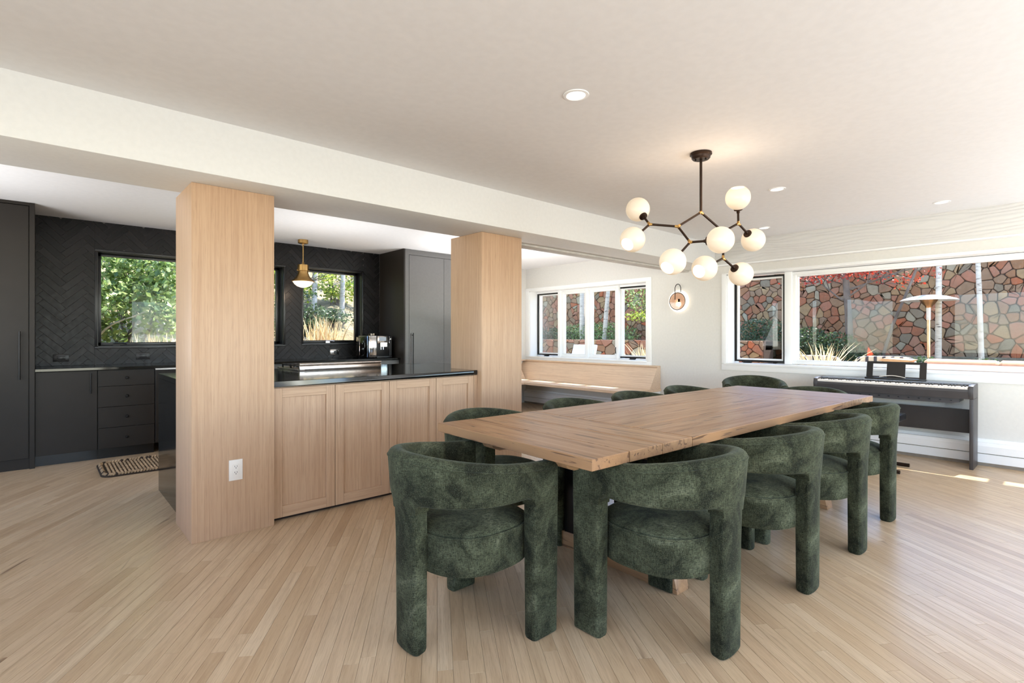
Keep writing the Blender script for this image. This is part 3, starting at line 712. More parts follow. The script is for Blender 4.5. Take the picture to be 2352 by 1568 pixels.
# rug
def rrect(x0, y0, x1, y1, r, n=6):
    p = []
    for cx, cy, a in ((x1-r, y1-r, 0), (x0+r, y1-r, 90), (x0+r, y0+r, 180), (x1-r, y0+r, 270)):
        for k in range(n+1):
            t = math.radians(a+90*k/n); p.append((cx+r*math.cos(t), cy+r*math.sin(t)))
    return p
JUTE = plain('jute_natural', srgb(178, 150, 116), 0.95, 0, 0.4, 120, 0.15); JUTED = plain('jute_dark', srgb(62, 50, 40), 0.95, 0, 0.4, 120, 0.1)
rug = empty('woven_rug', (1.1, 5.9, 0), 'brown and cream braided jute rug on the kitchen floor', 'rug')
build('backing', M().prism(rrect(0.385, 5.60, 1.75, 6.22, 0.09), 2, 0.0005, 0.012), JUTED, rug)
m = M(); md = M()
P_ = rrect(0.41, 5.625, 1.725, 6.195, 0.08, 8); n = len(P_)
pts = []
for i in range(n):
    a, b = Vector(P_[i]), Vector(P_[(i+1) % n]); L = (b-a).length; k = max(1, int(L/0.022))
    for j in range(k): pts.append((a+(b-a)*j/k, (b-a).normalized()))
for p, d in pts:
    nrm = Vector((-d.y, d.x)); q = (d*0.6+nrm*0.8).normalized()*0.016
    (m if rt.random() < 0.8 else md).tube([(p.x-q.x, p.y-q.y, 0.012), (p.x, p.y, 0.022), (p.x+q.x, p.y+q.y, 0.012)], [0.004, 0.013, 0.004], 5)
x = 0.452
while x < 1.69:
    ph = rt.random()*6; n = 26
    m.tube([(x+0.0025*math.sin(k*1.9+ph), 5.655+0.51*k/n, 0.0115+0.0035*(k % 2)) for k in range(n+1)], [0.0085+0.0025*(k % 2) for k in range(n+1)], 5)
    x += 0.0275
build('braid', m, JUTE, rug, smooth=True, kind='stuff'); build('dark_braid', md, JUTED, rug, smooth=True, kind='stuff')

# kitchen pendant
pe = empty('pendant_light', (2.462, 6.65, 2.42), 'brass dome pendant with a white glass bowl in front of the tiled wall', 'pendant light')
X, Y_ = 2.462, 6.65
build('canopy', M().lathe([(0.062, 0), (0.062, -0.042), (0.05, -0.046), (0, -0.046)], (X, Y_, 2.4195), n=28), BRASS, pe, smooth=True)
m = M().tube([(X, Y_, 2.345), (X, Y_, 2.14)], 0.0065, 10)
for z in (2.37, 2.355, 2.13, 2.118):
    m.tube([(X+0.010*math.cos(t), Y_, z+0.014*math.sin(t)) for t in [2*PI*k/12 for k in range(13)]], 0.003, 6)
build('stem', m, BRASS, pe, smooth=True)
build('shade', M().lathe([(0.012, 0.35), (0.066, 0.345), (0.068, 0.27), (0.060, 0.265), (0.062, 0.24), (0.078, 0.20), (0.105, 0.165), (0.134, 0.145), (0.139, 0.135), (0.134, 0.132), (0.06, 0.15), (0, 0.15)], (X, Y_, 1.76), n=36, caps=False), BRASS, pe, smooth=True)
build('glass_bowl', M().lathe([(0.0, 0.06), (0.03, 0.062), (0.07, 0.075), (0.10, 0.098), (0.122, 0.13), (0.124, 0.136), (0.0, 0.138)], (X, Y_, 1.76), n=36, caps=False), emis('pendant_glass', (1.0, 0.80, 0.62, 1), 1.1, (0.9, 0.85, 0.8, 1)), pe, smooth=True)
for s in (-1, 1): build('thumb_screw', M().lathe([(0.006, 0), (0.006, 0.012), (0, 0.013)], (X+s*0.066, Y_, 2.035), (s, 0, 0), 10), BRASS, pe, smooth=True)
light('pendant_bulb', 'POINT', (X, Y_, 1.78), 5, (1.0, 0.72, 0.5)).data.shadow_soft_size = 0.08

# ------------------------------------------------------------------ built-in bench in the nook
bn = empty('window_bench', (6.2, 5.5, 0.46), 'built-in pale oak bench wrapping the corner under the nook windows', 'bench')
build('seat', M().prism([(XW-0.002, 4.085), (5.83, 4.085), (5.83, 6.13), (5.13, 6.13), (5.13, YN-0.002), (XW-0.002, YN-0.002)], 2, 0.418, 0.458), BENCHW, bn, bevel=0.003, seg=1)
build('backrest', M().prism([(6.31, 0.459), (6.50, 0.765), (XW-0.002, 0.765), (XW-0.002, 0.459)], 1, 4.10, YN-0.004), BENCHW, bn)
build('backrest_cap', M().box(6.475, 4.10, 0.765, XW-0.002, YN-0.003, 0.783), BENCHW, bn, bevel=0.002, seg=1)
build('end_panel', M().box(5.95, 4.10, 0.30, XW-0.002, 4.13, 0.418), TRIM, bn)
build('backrest', M().prism([(6.61, 0.459), (6.80, 0.765), (YN-0.002, 0.765), (YN-0.002, 0.459)], 0, 5.13, 6.30), oak('bench_oak_x', 'X', srgb(226, 200, 172), srgb(206, 176, 148)), bn)
build('end_panel', M().box(5.13, 6.14, 0.0, 5.16, YN-0.002, 0.418), BENCHW, bn)
build('backrest_cap', M().box(5.13, 6.775, 0.765, 6.47, YN-0.003, 0.783), BENCHW, bn)

# ------------------------------------------------------------------ dining table
T0 = Vector((1.503, 1.730, 0)); TA = math.radians(-2.2); TLn, TWd = 3.17, 1.05
tb = empty('dining_table', T0, 'long reclaimed wood dining table with thick plank top', 'table')
tb.rotation_euler = (0, 0, TA); WL[tb.name] = Vector((0, 0, 0))
def tpl(x0, y0, x1, y1, mat, r, nm='plank'):
    g = 0.0018; rr = random.Random(int(r*1000)); m = M(); n = 14; z0, z1 = 0.714, 0.76
    long_x = (x1-x0) > (y1-y0)
    def wob(): return rr.uniform(-0.0016, 0.0010)
    pts = []
    a, b, c, d = x0+g, y0+g, x1-g, y1-g
    for k in range(n): pts.append((a+(c-a)*k/n, b+(wob() if long_x else 0)))
    for k in range(n): pts.append((c+(wob() if not long_x else 0), b+(d-b)*k/n))
    for k in range(n): pts.append((c-(c-a)*k/n, d+(wob() if long_x else 0)))
    for k in range(n): pts.append((a+(wob() if not long_x else 0), d-(d-b)*k/n))
    dz = rr.uniform(-0.001, 0.0005)
    ins = inset(pts, 0.0025)
    m.loft([[(p[0], p[1], z0+0.002) for p in ins], [(p[0], p[1], z0+0.004) for p in pts], [(p[0], p[1], z1-0.0025+dz) for p in pts], [(p[0], p[1], z1+dz) for p in ins]], True, True, r)
    o = build(nm, m, mat, tb); o.location = (0, 0, 0); return o
hw = TWd/2
for i, (a, b) in enumerate(((0, 0.222), (0.222, 0.443), (0.443, 0.672), (2.53, 2.752), (2.752, TLn))): tpl(a, -hw, b, hw, TABY, 0.1+0.17*i)
for i, (a, b) in enumerate(((-hw, -0.195), (-0.195, 0.165), (0.165, hw))): tpl(0.672, a, 2.53, b, TABX, 0.15+0.31*i)
for s in (-0.285, 0.20):
    o = build('support_rail', M().prism([(0.06, 0.7135), (0.085, 0.675), (0.12, 0.662), (3.05, 0.662), (3.11, 0.7135)], 1, s-0.038, s+0.038), TABX, tb); o.location = (0, 0, 0)
for k, x_ in enumerate((0.765, 2.62)):
    tr = empty('trestle', (x_, 0, 0)); tr.parent = tb
    m = M().prism([(-0.42, 0.0), (-0.40, 0.085), (-0.10, 0.10), (0.10, 0.10), (0.40, 0.085), (0.42, 0.0)], 0, -0.05, 0.05); o = build('foot', m, TABY, tr, bevel=0.003); o.location = (0, 0, 0)
    m = M().box(-0.05, -0.38, 0.60, 0.05, 0.38, 0.660); o = build('head_beam', m, TABY, tr, bevel=0.003); o.location = (0, 0, 0)
    for s in (-0.27, 0.27):
        o = build('post', M().box(-0.045, s-0.045, 0.088, 0.045, s+0.045, 0.602), BLACKM, tr, bevel=0.002); o.location = (0, 0, 0)
o = build('stretcher', M().box(0.815, -0.035, 0.30, 2.57, 0.035, 0.40), BLACKM, tb, bevel=0.002); o.location = (0, 0, 0)

# ------------------------------------------------------------------ chairs
HWC, YC, YT = 0.272, 0.030, 0.270
STR = YT-YC; ARC = PI*HWC; TOT = 2*STR+ARC
def upath(s):
    """centre line of the wrap-around back; returns point, outward normal"""
    if s < STR: return Vector((HWC, YT-s, 0)), Vector((1, 0, 0))
    if s < STR+ARC:
        t = (s-STR)/HWC; d = Vector((math.cos(-t), math.sin(-t), 0)); return Vector((0, YC, 0))+d*HWC, d
    return Vector((-HWC, YC+(s-STR-ARC), 0)), Vector((-1, 0, 0))
def shell(m, cols, th=0.076):
    """cols: list of (s, z bottom, z top, thickness factor, r bottom, r top)"""
    rings = []
    for s, zb, zt, tf, r0, r1 in cols:
        p, nrm = upath(s); h = th*tf/2; r0 = min(r0, h*0.95); r1 = min(r1, h*0.95, (zt-zb)/2)
        ring = []
        def ad(off, z):
            lean = 0.020*max(0, (z-0.50)/0.26)*math.sin(PI*min(1, max(0, s/TOT)))**0.8 if z > 0.50 else 0
            q = p + nrm*(off+lean); ring.append((q.x, q.y, z))
        for k in range(5):
            a = PI/2*k/4; ad(h-r0+r0*math.sin(a), zb+r0-r0*math.cos(a))
        for k in range(1, 4): ad(h, zb+r0+(zt-r1-zb-r0)*k/4)
        for k in range(6):
            a = PI/2*k/5; ad(h-r1+r1*math.cos(a), zt-r1+r1*math.sin(a))
        for k in range(6):
            a = PI/2*k/5; ad(-(h-r1)-r1*math.sin(a), zt-r1+r1*math.cos(a))
        for k in range(1, 4): ad(-h, zt-r1-(zt-r1-zb-r0)*k/4)
        for k in range(5):
            a = PI/2*k/4; ad(-(h-r0)-r0*math.cos(a), zb+r0-r0*math.sin(a))
        rings.append(ring)
    m.loft(rings, True, True)
def ztop(s):
    x = abs(s-TOT/2)/(TOT/2); return 0.700+0.063*(1-x*x*(3-2*x))
LW = 0.138; RW = 0.070; ZB = 0.574; ZL = 0.536; FR = 0.038
def zbot(s):
    def fil(d):   # d: distance outside the leg edge
        if d <= 0: return ZL
        if d >= FR: return ZB
        return ZB - FR + math.sqrt(max(0, FR*FR-(FR-d)**2)) if True else ZB
    d1 = s-LW; d2 = (TOT-LW)-s; d3 = abs(s-TOT/2)-RW
    return min(fil(d1) if d1 < FR else ZB, fil(d2) if d2 < FR else ZB, fil(d3) if d3 < FR else ZB)
ends = [(0.0, 0.70), (0.003, 0.84), (0.008, 0.95), (0.014, 0.99), (0.022, 1.0)]
def endf(s, a, b):
    d = min(s-a, b-s)
    for (x0, f0), (x1, f1) in zip(ends[:-1], ends[1:]):
        if d <= x1: return f0+(f1-f0)*max(0, d-x0)/(x1-x0)
    return 1.0
def make_chair():
    root = empty('dining_chair', (0, 0, 0))
    S = set([0.0, TOT])
    for x, _ in ends: S.add(x); S.add(TOT-x)
    for c in (LW, TOT-LW, TOT/2-RW, TOT/2+RW):
        for k in range(0, 9): S.add(c+FR*k/8*(1 if c in (LW, TOT/2+RW) else -1))
    k = 0.03
    while k < TOT: S.add(round(k, 4)); k += 0.03
    S = sorted(S); S = [s for i, s in enumerate(S) if i == 0 or s-S[i-1] > 0.002]
    cols = [(s, zbot(s), ztop(s), endf(s, 0, TOT), 0.014 if zbot(s) > ZL+0.001 else 0.002, 0.034) for s in S]
    m = M(); shell(m, cols); bk = build('backrest', m, GREEN, root, smooth=True)
    pts = []
    for i in range(91):
        s = 0.02+(TOT-0.04)*i/90; p, nrm = upath(s); z = ztop(s)-0.028
        lean = 0.020*max(0, (z-0.50)/0.26)*math.sin(PI*s/TOT)**0.8
        q = p+nrm*(0.0375+lean); pts.append((q.x, q.y, z))
    build('piping', M().tube(pts, 0.0035, 6), GREEN, bk, smooth=True)
    def leg(a, b, flare):
        ss = [a+x for x, _ in ends]+[a+(b-a)*k/6 for k in range(2, 5)]+[b-x for x, _ in reversed(ends)]
        m = M(); rings_s = ss
        shell(m, [(s, 0.0, ZL+0.004, endf(s, a, b)*0.985, 0.012, 0.001) for s in rings_s], 0.075)
        vs = []
        pc, nn = upath((a+b)/2)
        for (x, y, z) in m.v:
            k = 1-0.07*(1-min(1, z/ZL)) if z < ZL-0.01 else 1.0
            c = pc if flare else pc
            vs.append((c.x+(x-c.x)*k, c.y+(y-c.y)*k, z))
        m.v = vs
        return build('leg', m, GREEN, root, smooth=True)
    leg(0, LW, False); leg(TOT-LW, TOT, False); leg(TOT/2-RW, TOT/2+RW, True)
    def ring(k, z):
        r = []
        for i in range(56):
            t = 2*PI*i/56; e = 2/2.5
            x = math.copysign(abs(math.cos(t))**e, math.cos(t))*0.247; y = math.copysign(abs(math.sin(t))**e, math.sin(t))
            y = y*(0.232 if y < 0 else 0.245)+0.022
            r.append((x*k, (y-0.022)*k+0.022, z))
        return r
    lay = [(0.94, 0.300), (0.985, 0.303), (0.998, 0.312), (1.0, 0.33), (1.0, 0.36), (1.0, 0.42), (0.998, 0.443), (0.988, 0.449), (0.962, 0.447), (0.965, 0.455), (0.94, 0.462), (0.87, 0.470), (0.75, 0.479), (0.58, 0.487), (0.35, 0.492), (0.12, 0.494)]
    m = M(); m.loft([ring(k, z) for k, z in lay], True, True); st = build('seat', m, GREEN, root, smooth=True)
    r0 = ring(0.997, 0.447); build('piping', M().tube(r0+[r0[0]], 0.0045, 6), GREEN, st, smooth=True)
    return root
proto = make_chair()
CH = [ # x, y, rotation, label
 (1.310, 1.765, -90, 'green chair at the near left end of the table, its curved back towards the viewer'),
 (1.950, 1.172, 0, 'large green chair under the nearest table corner, rightmost of the two front chairs'),
 (2.722, 1.137, 0, 'green chair, second along the right side of the table'),
 (3.412, 1.107, 0, 'green chair, third along the right side of the table'),
 (4.150, 1.122, 0, 'green chair farthest along the right side of the table, beside the piano bench'),
 (1.965, 2.300, 180, 'green chair in front of the oak column, only its back rim above the table'),
 (2.765, 2.285, 180, 'green chair on the far table side, second from the oak column'),
 (3.510, 2.270, 180, 'green chair on the far table side, below the end of the oak bench'),
 (4.240, 2.255, 180, 'green chair on the far table side below the wall sconce'),
 (4.830, 1.600, 90, 'green chair at the far end of the table in front of the piano'),
 (5.780, 2.450, 118, 'green chair set apart by the patio window, turned with its open side to the room')]
for i, (x, y, r, lab) in enumerate(CH):
    c = proto if i == 0 else copy_tree(proto)
    c.location = (x, y, 0); c.rotation_euler = (0, 0, math.radians(r)); tag(c, lab, 'chair', 'green three-legged dining chairs')

# ------------------------------------------------------------------ chandelier
ch = empty('chandelier', (3.209, 1.700, HC), 'branching dark bronze chandelier with eight glowing glass globes over the table', 'chandelier')
J = {0: at(1610, 487, 3.405), 1: at(1557, 520, 3.32), 2: at(1492, 515, 3.39), 3: at(1585, 556, 3.22), 6: at(1661, 532, 3.46), 4: at(1696, 513, 3.50), 5: at(1661, 593, 3.40)}
G = [(2, at(1465, 481, 3.49)), (2, at(1453, 550, 3.27)), (3, at(1545, 601, 3.12)), (5, at(1618, 616, 3.27)), (3, at(1655, 551, 3.08)), (4, at(1695, 454, 3.43)), (4, at(1730, 551, 3.60)), (5, at(1702, 629, 3.50))]
J[0].x, J[0].y = 3.205, 1.698
build('canopy', M().lathe([(0.068, 0), (0.069, -0.012), (0.060, -0.020), (0.058, -0.034), (0.050, -0.042), (0.0, -0.044)], (3.205, 1.698, HC-0.0005), n=32), GUNB, ch, smooth=True)
m = M()
for a in (0.4, 2.5, 4.6): m.lathe([(0.005, 0), (0.005, -0.012), (0, -0.013)], (3.205+0.036*math.cos(a), 1.698+0.036*math.sin(a), HC-0.042), n=8)
build('canopy_screws', m, BLACKM, ch, smooth=True)
build('rod', M().tube([(3.205, 1.698, HC-0.04), tuple(J[0])], 0.0085, 12), GUNB, ch, smooth=True)
for a, b in ((0, 1), (1, 2), (1, 3), (0, 6), (6, 4), (6, 5)):
    build('arm', M().tube([tuple(J[a]), tuple(J[b])], 0.0075, 10), GUNB, ch, smooth=True)
for k, p in J.items():
    m = M().lathe([(0, -0.010), (0.008, -0.008), (0.0105, 0), (0.008, 0.008), (0, 0.010)], tuple(p), n=14)
    conn = [b for a, b in ((0, 1), (1, 2), (1, 3), (0, 6), (6, 4), (6, 5)) if a == k]+[a for a, b in ((0, 1), (1, 2), (1, 3), (0, 6), (6, 4), (6, 5)) if b == k]
    dirs = [(J[c]-p).normalized() for c in conn]+[(g-p).normalized() for jj, g in G if jj == k]
    for d in dirs: m.tube([tuple(p), tuple(p+d*0.018)], 0.0088, 10)
    build('joint', m, BRASS, ch, smooth=True)
OPAL = emis('opal_globe', (1.0, 0.70, 0.42, 1), 0.48, (0.60, 0.56, 0.50, 1))
OPALIN = emis('opal_globe_inside', (1.0, 0.86, 0.70, 1), 1.2, (0.95, 0.9, 0.85, 1))
BULB = emis('lamp_bulb', (1.0, 0.92, 0.8, 1), 6.0)
RG = 0.0785
for jj, g in G:
    ax = (g-J[jj]).normalized(); cup = g-ax*(RG-0.004)
    am = build('arm', M().tube([tuple(J[jj]), tuple(cup)], 0.0075, 10), GUNB, ch, smooth=True)
    build('cup', M().lathe([(0.010, -0.028), (0.012, -0.012), (0.027, -0.008), (0.028, 0.004), (0.0, 0.006)], tuple(cup), tuple(ax), 24), GUNB, am, smooth=True)
    prof = []; t0, t1 = math.radians(18), math.radians(148)
    for k in range(25):
        t = t0+(t1-t0)*k/24; prof.append((RG*math.sin(t), -RG*math.cos(t)))
    gl = build('globe', M().lathe(prof, tuple(g), tuple(ax), 36, caps=False), OPAL, ch, smooth=True)
    prof2 = [((RG-0.003)*math.sin(t0+(t1-t0)*k/16), -(RG-0.003)*math.cos(t0+(t1-t0)*k/16)) for k in range(17)]
    build('liner', M().lathe(prof2, tuple(g), tuple(ax), 30, caps=False), OPALIN, gl, smooth=True)
    build('bulb', M().lathe([(0, -0.03), (0.016, -0.02), (0.02, 0), (0.014, 0.018), (0, 0.024)], tuple(g-ax*0.02), tuple(ax), 14), BULB, gl, smooth=True)
light('chandelier_glow', 'POINT', (3.25, 1.65, 2.12), 7, (1.0, 0.74, 0.5)).data.shadow_soft_size = 0.35

# recessed ceiling lights
LENS = emis('downlight_lens', (1.0, 0.97, 0.93, 1), 3.2)
for x, y, lab in ((1.972, 1.704, 'large round recessed ceiling light nearest the viewer'), (4.45, 1.697, 'round recessed ceiling light just right of the chandelier'),
                  (5.975, 0.875, 'round recessed ceiling light farthest right near the header beam'), (5.939, 2.403, 'small round recessed ceiling light behind the chandelier globes')):
    d = empty('recessed_light', (x, y, HC), lab, 'ceiling light', 'recessed ceiling lights')
    build('trim_ring', M().lathe([(0.064, 0), (0.063, -0.004), (0.050, -0.006), (0.046, -0.003), (0.046, 0.0)], (x, y, HC-0.0002), n=36, caps=False), TRIM, d, smooth=True)
    build('lens', M().lathe([(0.0, -0.0025), (0.046, -0.0025), (0.046, -0.001), (0, -0.001)], (x, y, HC), n=36, caps=False), LENS, d)
    light('downlight', 'SPOT', (x, y, HC-0.02), 9, (1.0, 0.9, 0.78), aim=(0, 0, -1), spot=math.radians(110))

# wall sconce
SY, SZ = 3.80, 1.69
sc = empty('wall_sconce', (XW, SY, SZ), 'round glass wall sconce with a black hooked arm between the two patio windows', 'wall light')
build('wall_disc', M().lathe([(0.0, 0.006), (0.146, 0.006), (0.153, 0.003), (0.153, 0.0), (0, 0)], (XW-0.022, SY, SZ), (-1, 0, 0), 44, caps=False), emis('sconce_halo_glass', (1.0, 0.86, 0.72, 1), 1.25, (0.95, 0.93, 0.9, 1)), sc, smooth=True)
build('mount', M().lathe([(0.03, 0), (0.03, 0.02), (0, 0.022)], (XW-0.001, SY, SZ), (-1, 0, 0), 20), BLACKM, sc, smooth=True)
xc = XW-0.055
hook = [(XW-0.03, SY-0.035, SZ+0.125), (XW-0.032, SY-0.034, SZ+0.16)]+[(XW-0.032-0.012*(1-math.cos(PI*k/10)), SY-0.035+0.037*(1-math.cos(PI*k/10)), SZ+0.17+0.065*math.sin(PI*k/10)) for k in range(11)]
hook += [(xc+0.004, SY+0.039, SZ+0.12), (xc, SY+0.038, SZ+0.02)]
build('arm', M().tube(hook, 0.005, 10), BLACKM, sc, smooth=True)
build('ring', M().tube([(xc, SY+0.004+0.118*math.cos(2*PI*k/48), SZ-0.002+0.118*math.sin(2*PI*k/48)) for k in range(49)], 0.0045, 8), BLACKM, sc, smooth=True)
build('glass_disc', M().lathe([(0.0, 0.002), (0.116, 0.002), (0.116, -0.002), (0, -0.002)], (xc, SY+0.004, SZ-0.002), (-1, 0, 0), 44, caps=False), SMOKE, sc, smooth=True)
build('socket', M().lathe([(0.013, 0.0), (0.013, -0.035), (0.018, -0.045), (0, -0.046)], (xc+0.022, SY-0.008, SZ+0.03), n=14), BLACKM, sc, smooth=True)
build('bulb', M().lathe([(0, -0.055), (0.022, -0.05), (0.030, -0.022), (0.022, 0.002), (0.012, 0.012), (0, 0.014)], (xc+0.022, SY-0.008, SZ-0.02), n=18), BULB, sc, smooth=True)
light('sconce_glow', 'POINT', (XW-0.045, SY, SZ-0.03), 5.5, (1.0, 0.82, 0.64)).data.shadow_soft_size = 0.03

# ------------------------------------------------------------------ digital piano
pn = empty('digital_piano', (6.36, 1.33, 0), 'slim black digital piano with music rest on a flat-sided stand under the window', 'piano')
py0, py1 = 0.69, 2.0
PB = M().prism([(6.235, 0.635), (6.225, 0.70), (6.23, 0.722), (6.37, 0.722), (6.37, 0.755), (6.50, 0.762), (6.52, 0.75), (6.52, 0.635)], 1, py0+0.035, py1-0.035)
build('body', PB, GREYPL, pn)
for a, b in ((py0, py0+0.037), (py1-0.037, py1)):
    build('end_block', M().prism([(6.235, 0.635), (6.222, 0.70), (6.235, 0.752), (6.28, 0.762), (6.51, 0.766), (6.525, 0.75), (6.525, 0.635)], 1, a, b), GREYPL, pn, bevel=0.003)
build('control_strip', M().box(6.372, py0+0.04, 0.7555, 6.50, py1-0.04, 0.7645), plain('piano_top', srgb(120, 126, 136), 0.3), pn)
m = M(); nW = 52; wk_ = (py1-py0-0.08)/nW
for i in range(nW): m.box(6.232, py0+0.04+i*wk_+0.0005, 0.722, 6.37, py0+0.04+(i+1)*wk_-0.0005, 0.742)
build('white_keys', m, KEYW, pn, kind='stuff')
m = M()
for i in range(nW-1):
    if (nW-1-i) % 7 in (0, 3): continue
    yy = py0+0.04+(i+1)*wk_; m.box(6.275, yy-0.005, 0.742, 6.37, yy+0.005, 0.753)
build('black_keys', m, BLACKP, pn, kind='stuff')
m = M().prism([(py0+0.10, 0.60), (py0+0.16, 0.585), (py1-0.16, 0.585), (py1-0.10, 0.60), (py1-0.10, 0.636), (py0+0.10, 0.636)], 0, 6.26, 6.50)
build('speaker_box', m, GREYPL, pn)
for i in range(13):
    build('button', M().box(6.256, py0+0.15+i*0.08, 0.608, 6.262, py0+0.166+i*0.08, 0.618), BLACKP, pn)
for a in (py0-0.0, py1-0.03):
    build('stand_leg', M().prism([(6.225, 0.0), (6.50, 0.0), (6.505, 0.30), (6.525, 0.634), (6.235, 0.634), (6.232, 0.40)], 1, a, a+0.028), GREYPL, pn, bevel=0.002)
build('back_panel', M().box(6.43, py0+0.03, 0.30, 6.45, py1-0.03, 0.52), plain('stand_panel', srgb(52, 47, 45), 0.5), pn)
# music rest
m = M(); xr = 6.43; ry0, ry1 = 1.06, 1.56; z0, z1 = 0.775, 0.945
def lean(z): return xr+0.04*(z-z0)/(z1-z0)
def mbar(ya, yb, za, zb):
    m.add([(lean(za)-0.004, ya, za), (lean(za)-0.004, yb, za), (lean(zb)-0.004, yb, zb), (lean(zb)-0.004, ya, zb), (lean(za)+0.004, ya, za), (lean(za)+0.004, yb, za), (lean(zb)+0.004, yb, zb), (lean(zb)+0.004, ya, zb)],
          [(0, 1, 2, 3), (7, 6, 5, 4), (0, 4, 5, 1), (1, 5, 6, 2), (2, 6, 7, 3), (3, 7, 4, 0)])
mbar(ry0, ry1, z1-0.024, z1); mbar(ry0, ry1, z0, z0+0.02); mbar(ry0, ry0+0.055, z0+0.02, z1-0.024); mbar(ry1-0.055, ry1, z0+0.02, z1-0.024); mbar(1.23, 1.385, z0+0.02, z1-0.024)
mr = build('music_rest', m, BLACKP, pn)
build('rest_ledge', M().box(6.385, ry0-0.004, 0.7655, 6.435, ry1+0.004, 0.785), BLACKP, mr, bevel=0.004)
tag(build('cable', M().tube([(6.405, 1.22+0.22*k/10, 0.789+0.018*math.sin(PI*k/10)) for k in range(11)], 0.0035, 6), WPLAST, smooth=True), 'thin pale cable lying on the piano music rest', 'cable')

# piano bench
pb = empty('piano_bench', (5.75, 1.42, 0), 'low black padded piano bench on crossed metal legs', 'bench')
build('seat_pad', M().box(5.58, 1.12, 0.44, 5.92, 1.75, 0.50), BLACKP, pb, bevel=0.012)
build('seat_rim', M().box(5.60, 1.14, 0.425, 5.90, 1.73, 0.441), CHROME, pb)
for yy in (1.20, 1.66):
    build('leg', M().tube([(5.57, yy, 0.03), (5.88, yy, 0.425)], 0.013, 10), BLACKM, pb, smooth=True)
    build('leg', M().tube([(5.93, yy+0.03, 0.03), (5.62, yy+0.03, 0.425)], 0.013, 10), BLACKM, pb, smooth=True)
for xx in (5.57, 5.93):
    f = build('foot_bar', M().tube([(xx, 1.10, 0.018), (xx, 1.78, 0.018)], 0.0165, 12), GUNB, pb, smooth=True)

# ------------------------------------------------------------------ outside: patio, stone walls
build('ground_patio', M().box(XO+0.02, -8, -0.4, 24, 24, -0.12), PATIO, kind='structure', label='pale patio paving outside the windows')
def stones(name, label, x, y0, y1, z0, z1, cell, cap, seed, split=True):
    r = random.Random(seed)
    w = empty(name, (x, (y0+y1)/2, z0), label, None, None, 'structure')
    build('core', M().box(x, y0, z0, x+0.5, y1, z1), MORTAR, w)
    pts = []; ny = int((y1-y0)/cell)+1; nz = int((z1-z0)/(cell*0.86))+2
    for i in range(-1, ny+1):
        for j in range(-1, nz+1):
            if r.random() < 0.27: continue
            pts.append((y0+(i+0.5+(j % 2)*0.5+r.uniform(-0.48, 0.48))*cell, z0+(j+0.5+r.uniform(-0.48, 0.48))*cell*0.80))
            if r.random() < 0.12: pts.append((pts[-1][0]+r.uniform(0.15, 0.4)*cell, pts[-1][1]+r.uniform(0.15, 0.4)*cell))
    cells = []; bk = {}; bs = cell*1.6
    for i, p in enumerate(pts): bk.setdefault((int(p[0]//bs), int(p[1]//bs)), []).append(i)
    for i, p in enumerate(pts):
        bi, bj = int(p[0]//bs), int(p[1]//bs)
        near = [j for a in range(-2, 3) for b in range(-2, 3) for j in bk.get((bi+a, bj+b), ())]
        q = [(p[0]-cell*2, p[1]-cell*2), (p[0]+cell*2, p[1]-cell*2), (p[0]+cell*2, p[1]+cell*2), (p[0]-cell*2, p[1]+cell*2)]
        for j in near:
            if i == j: continue
            o = pts[j]; a, b = o[0]-p[0], o[1]-p[1]; d2 = a*a+b*b
            if d2 > (cell*3.2)**2 or d2 < 1e-6: continue
            q = clip(q, a, b, (o[0]**2+o[1]**2-p[0]**2-p[1]**2)/2)
            if len(q) < 3: break
        if len(q) < 3: continue
        q = cliprect(q, y0, z0, y1, z1)
        if len(q) < 3 or abs(area2(q)) < 0.005*cell: continue
        q = inset(q, 0.006)
        # knock the corners off
        c = []
        for k in range(len(q)):
            p0, p1, p2 = Vector(q[k-1]), Vector(q[k]), Vector(q[(k+1) % len(q)])
            t = r.uniform(0.08, 0.22)
            c += [tuple(p1+(p0-p1)*t), tuple(p1+(p2-p1)*t)]
        q = [(a+r.uniform(-0.004, 0.004), b+r.uniform(-0.004, 0.004)) for a, b in c]
        cy = sum(a for a, b in q)/len(q); cz = sum(b for a, b in q)/len(q)
        d = x*math.cos(YAW)+cy*math.sin(YAW); l = x*math.sin(YAW)-cy*math.cos(YAW)
        u = UC+FPX*l/d; v = VH-FPX*(cz-CAMZ)/d
        see = (1220 < u < 1500 and 640 < v < 830) or (1670 < u < 2370 and 580 < v < 850)
        cells.append((abs(area2(q))/d/d if see else 0, q))
    cells.sort(key=lambda t: -t[0]); rest = M()
    for i, (A, q) in enumerate(cells):
        dep = r.uniform(0.02, 0.06); rr = r.random(); ch_ = r.uniform(0.006, 0.014)
        m = M() if (A > 0 and i < cap) else rest
        i1 = inset(q, ch_*0.5); i2 = inset(q, ch_*1.6)
        m.loft([[(x, a, b) for a, b in q], [(x-dep*0.7, a, b) for a, b in q], [(x-dep*0.92, a, b) for a, b in i1], [(x-dep, a, b) for a, b in i2]], True, True, rr)
        if m is not rest: build('stone', m, STONE, w)
    if rest.v: build('stones', rest, STONE, w, kind='stuff')
stones('wall_retaining', 'tall red and tan fieldstone retaining wall beyond the patio', 13.5, -1.5, 15.5, -0.15, 3.6, 0.172, 290, 11)
stones('wall_planter', 'low fieldstone planter wall in front of the tall stone wall', 11.6, 4.7, 14.5, -0.15, 1.10, 0.21, 150, 12)
build('ground_bed', M().box(11.7, 4.7, 0.9, 13.45, 14.5, 1.09), SOIL, kind='structure', label='soil bed behind the low planter wall')
build('ground_bed_lower', M().prism([(10.9, -0.13), (11.2, 0.45), (13.45, 0.80), (13.45, -0.13)], 1, -1.5, 4.65), SOIL, kind='structure', label='sloping planted bed along the foot of the stone wall')

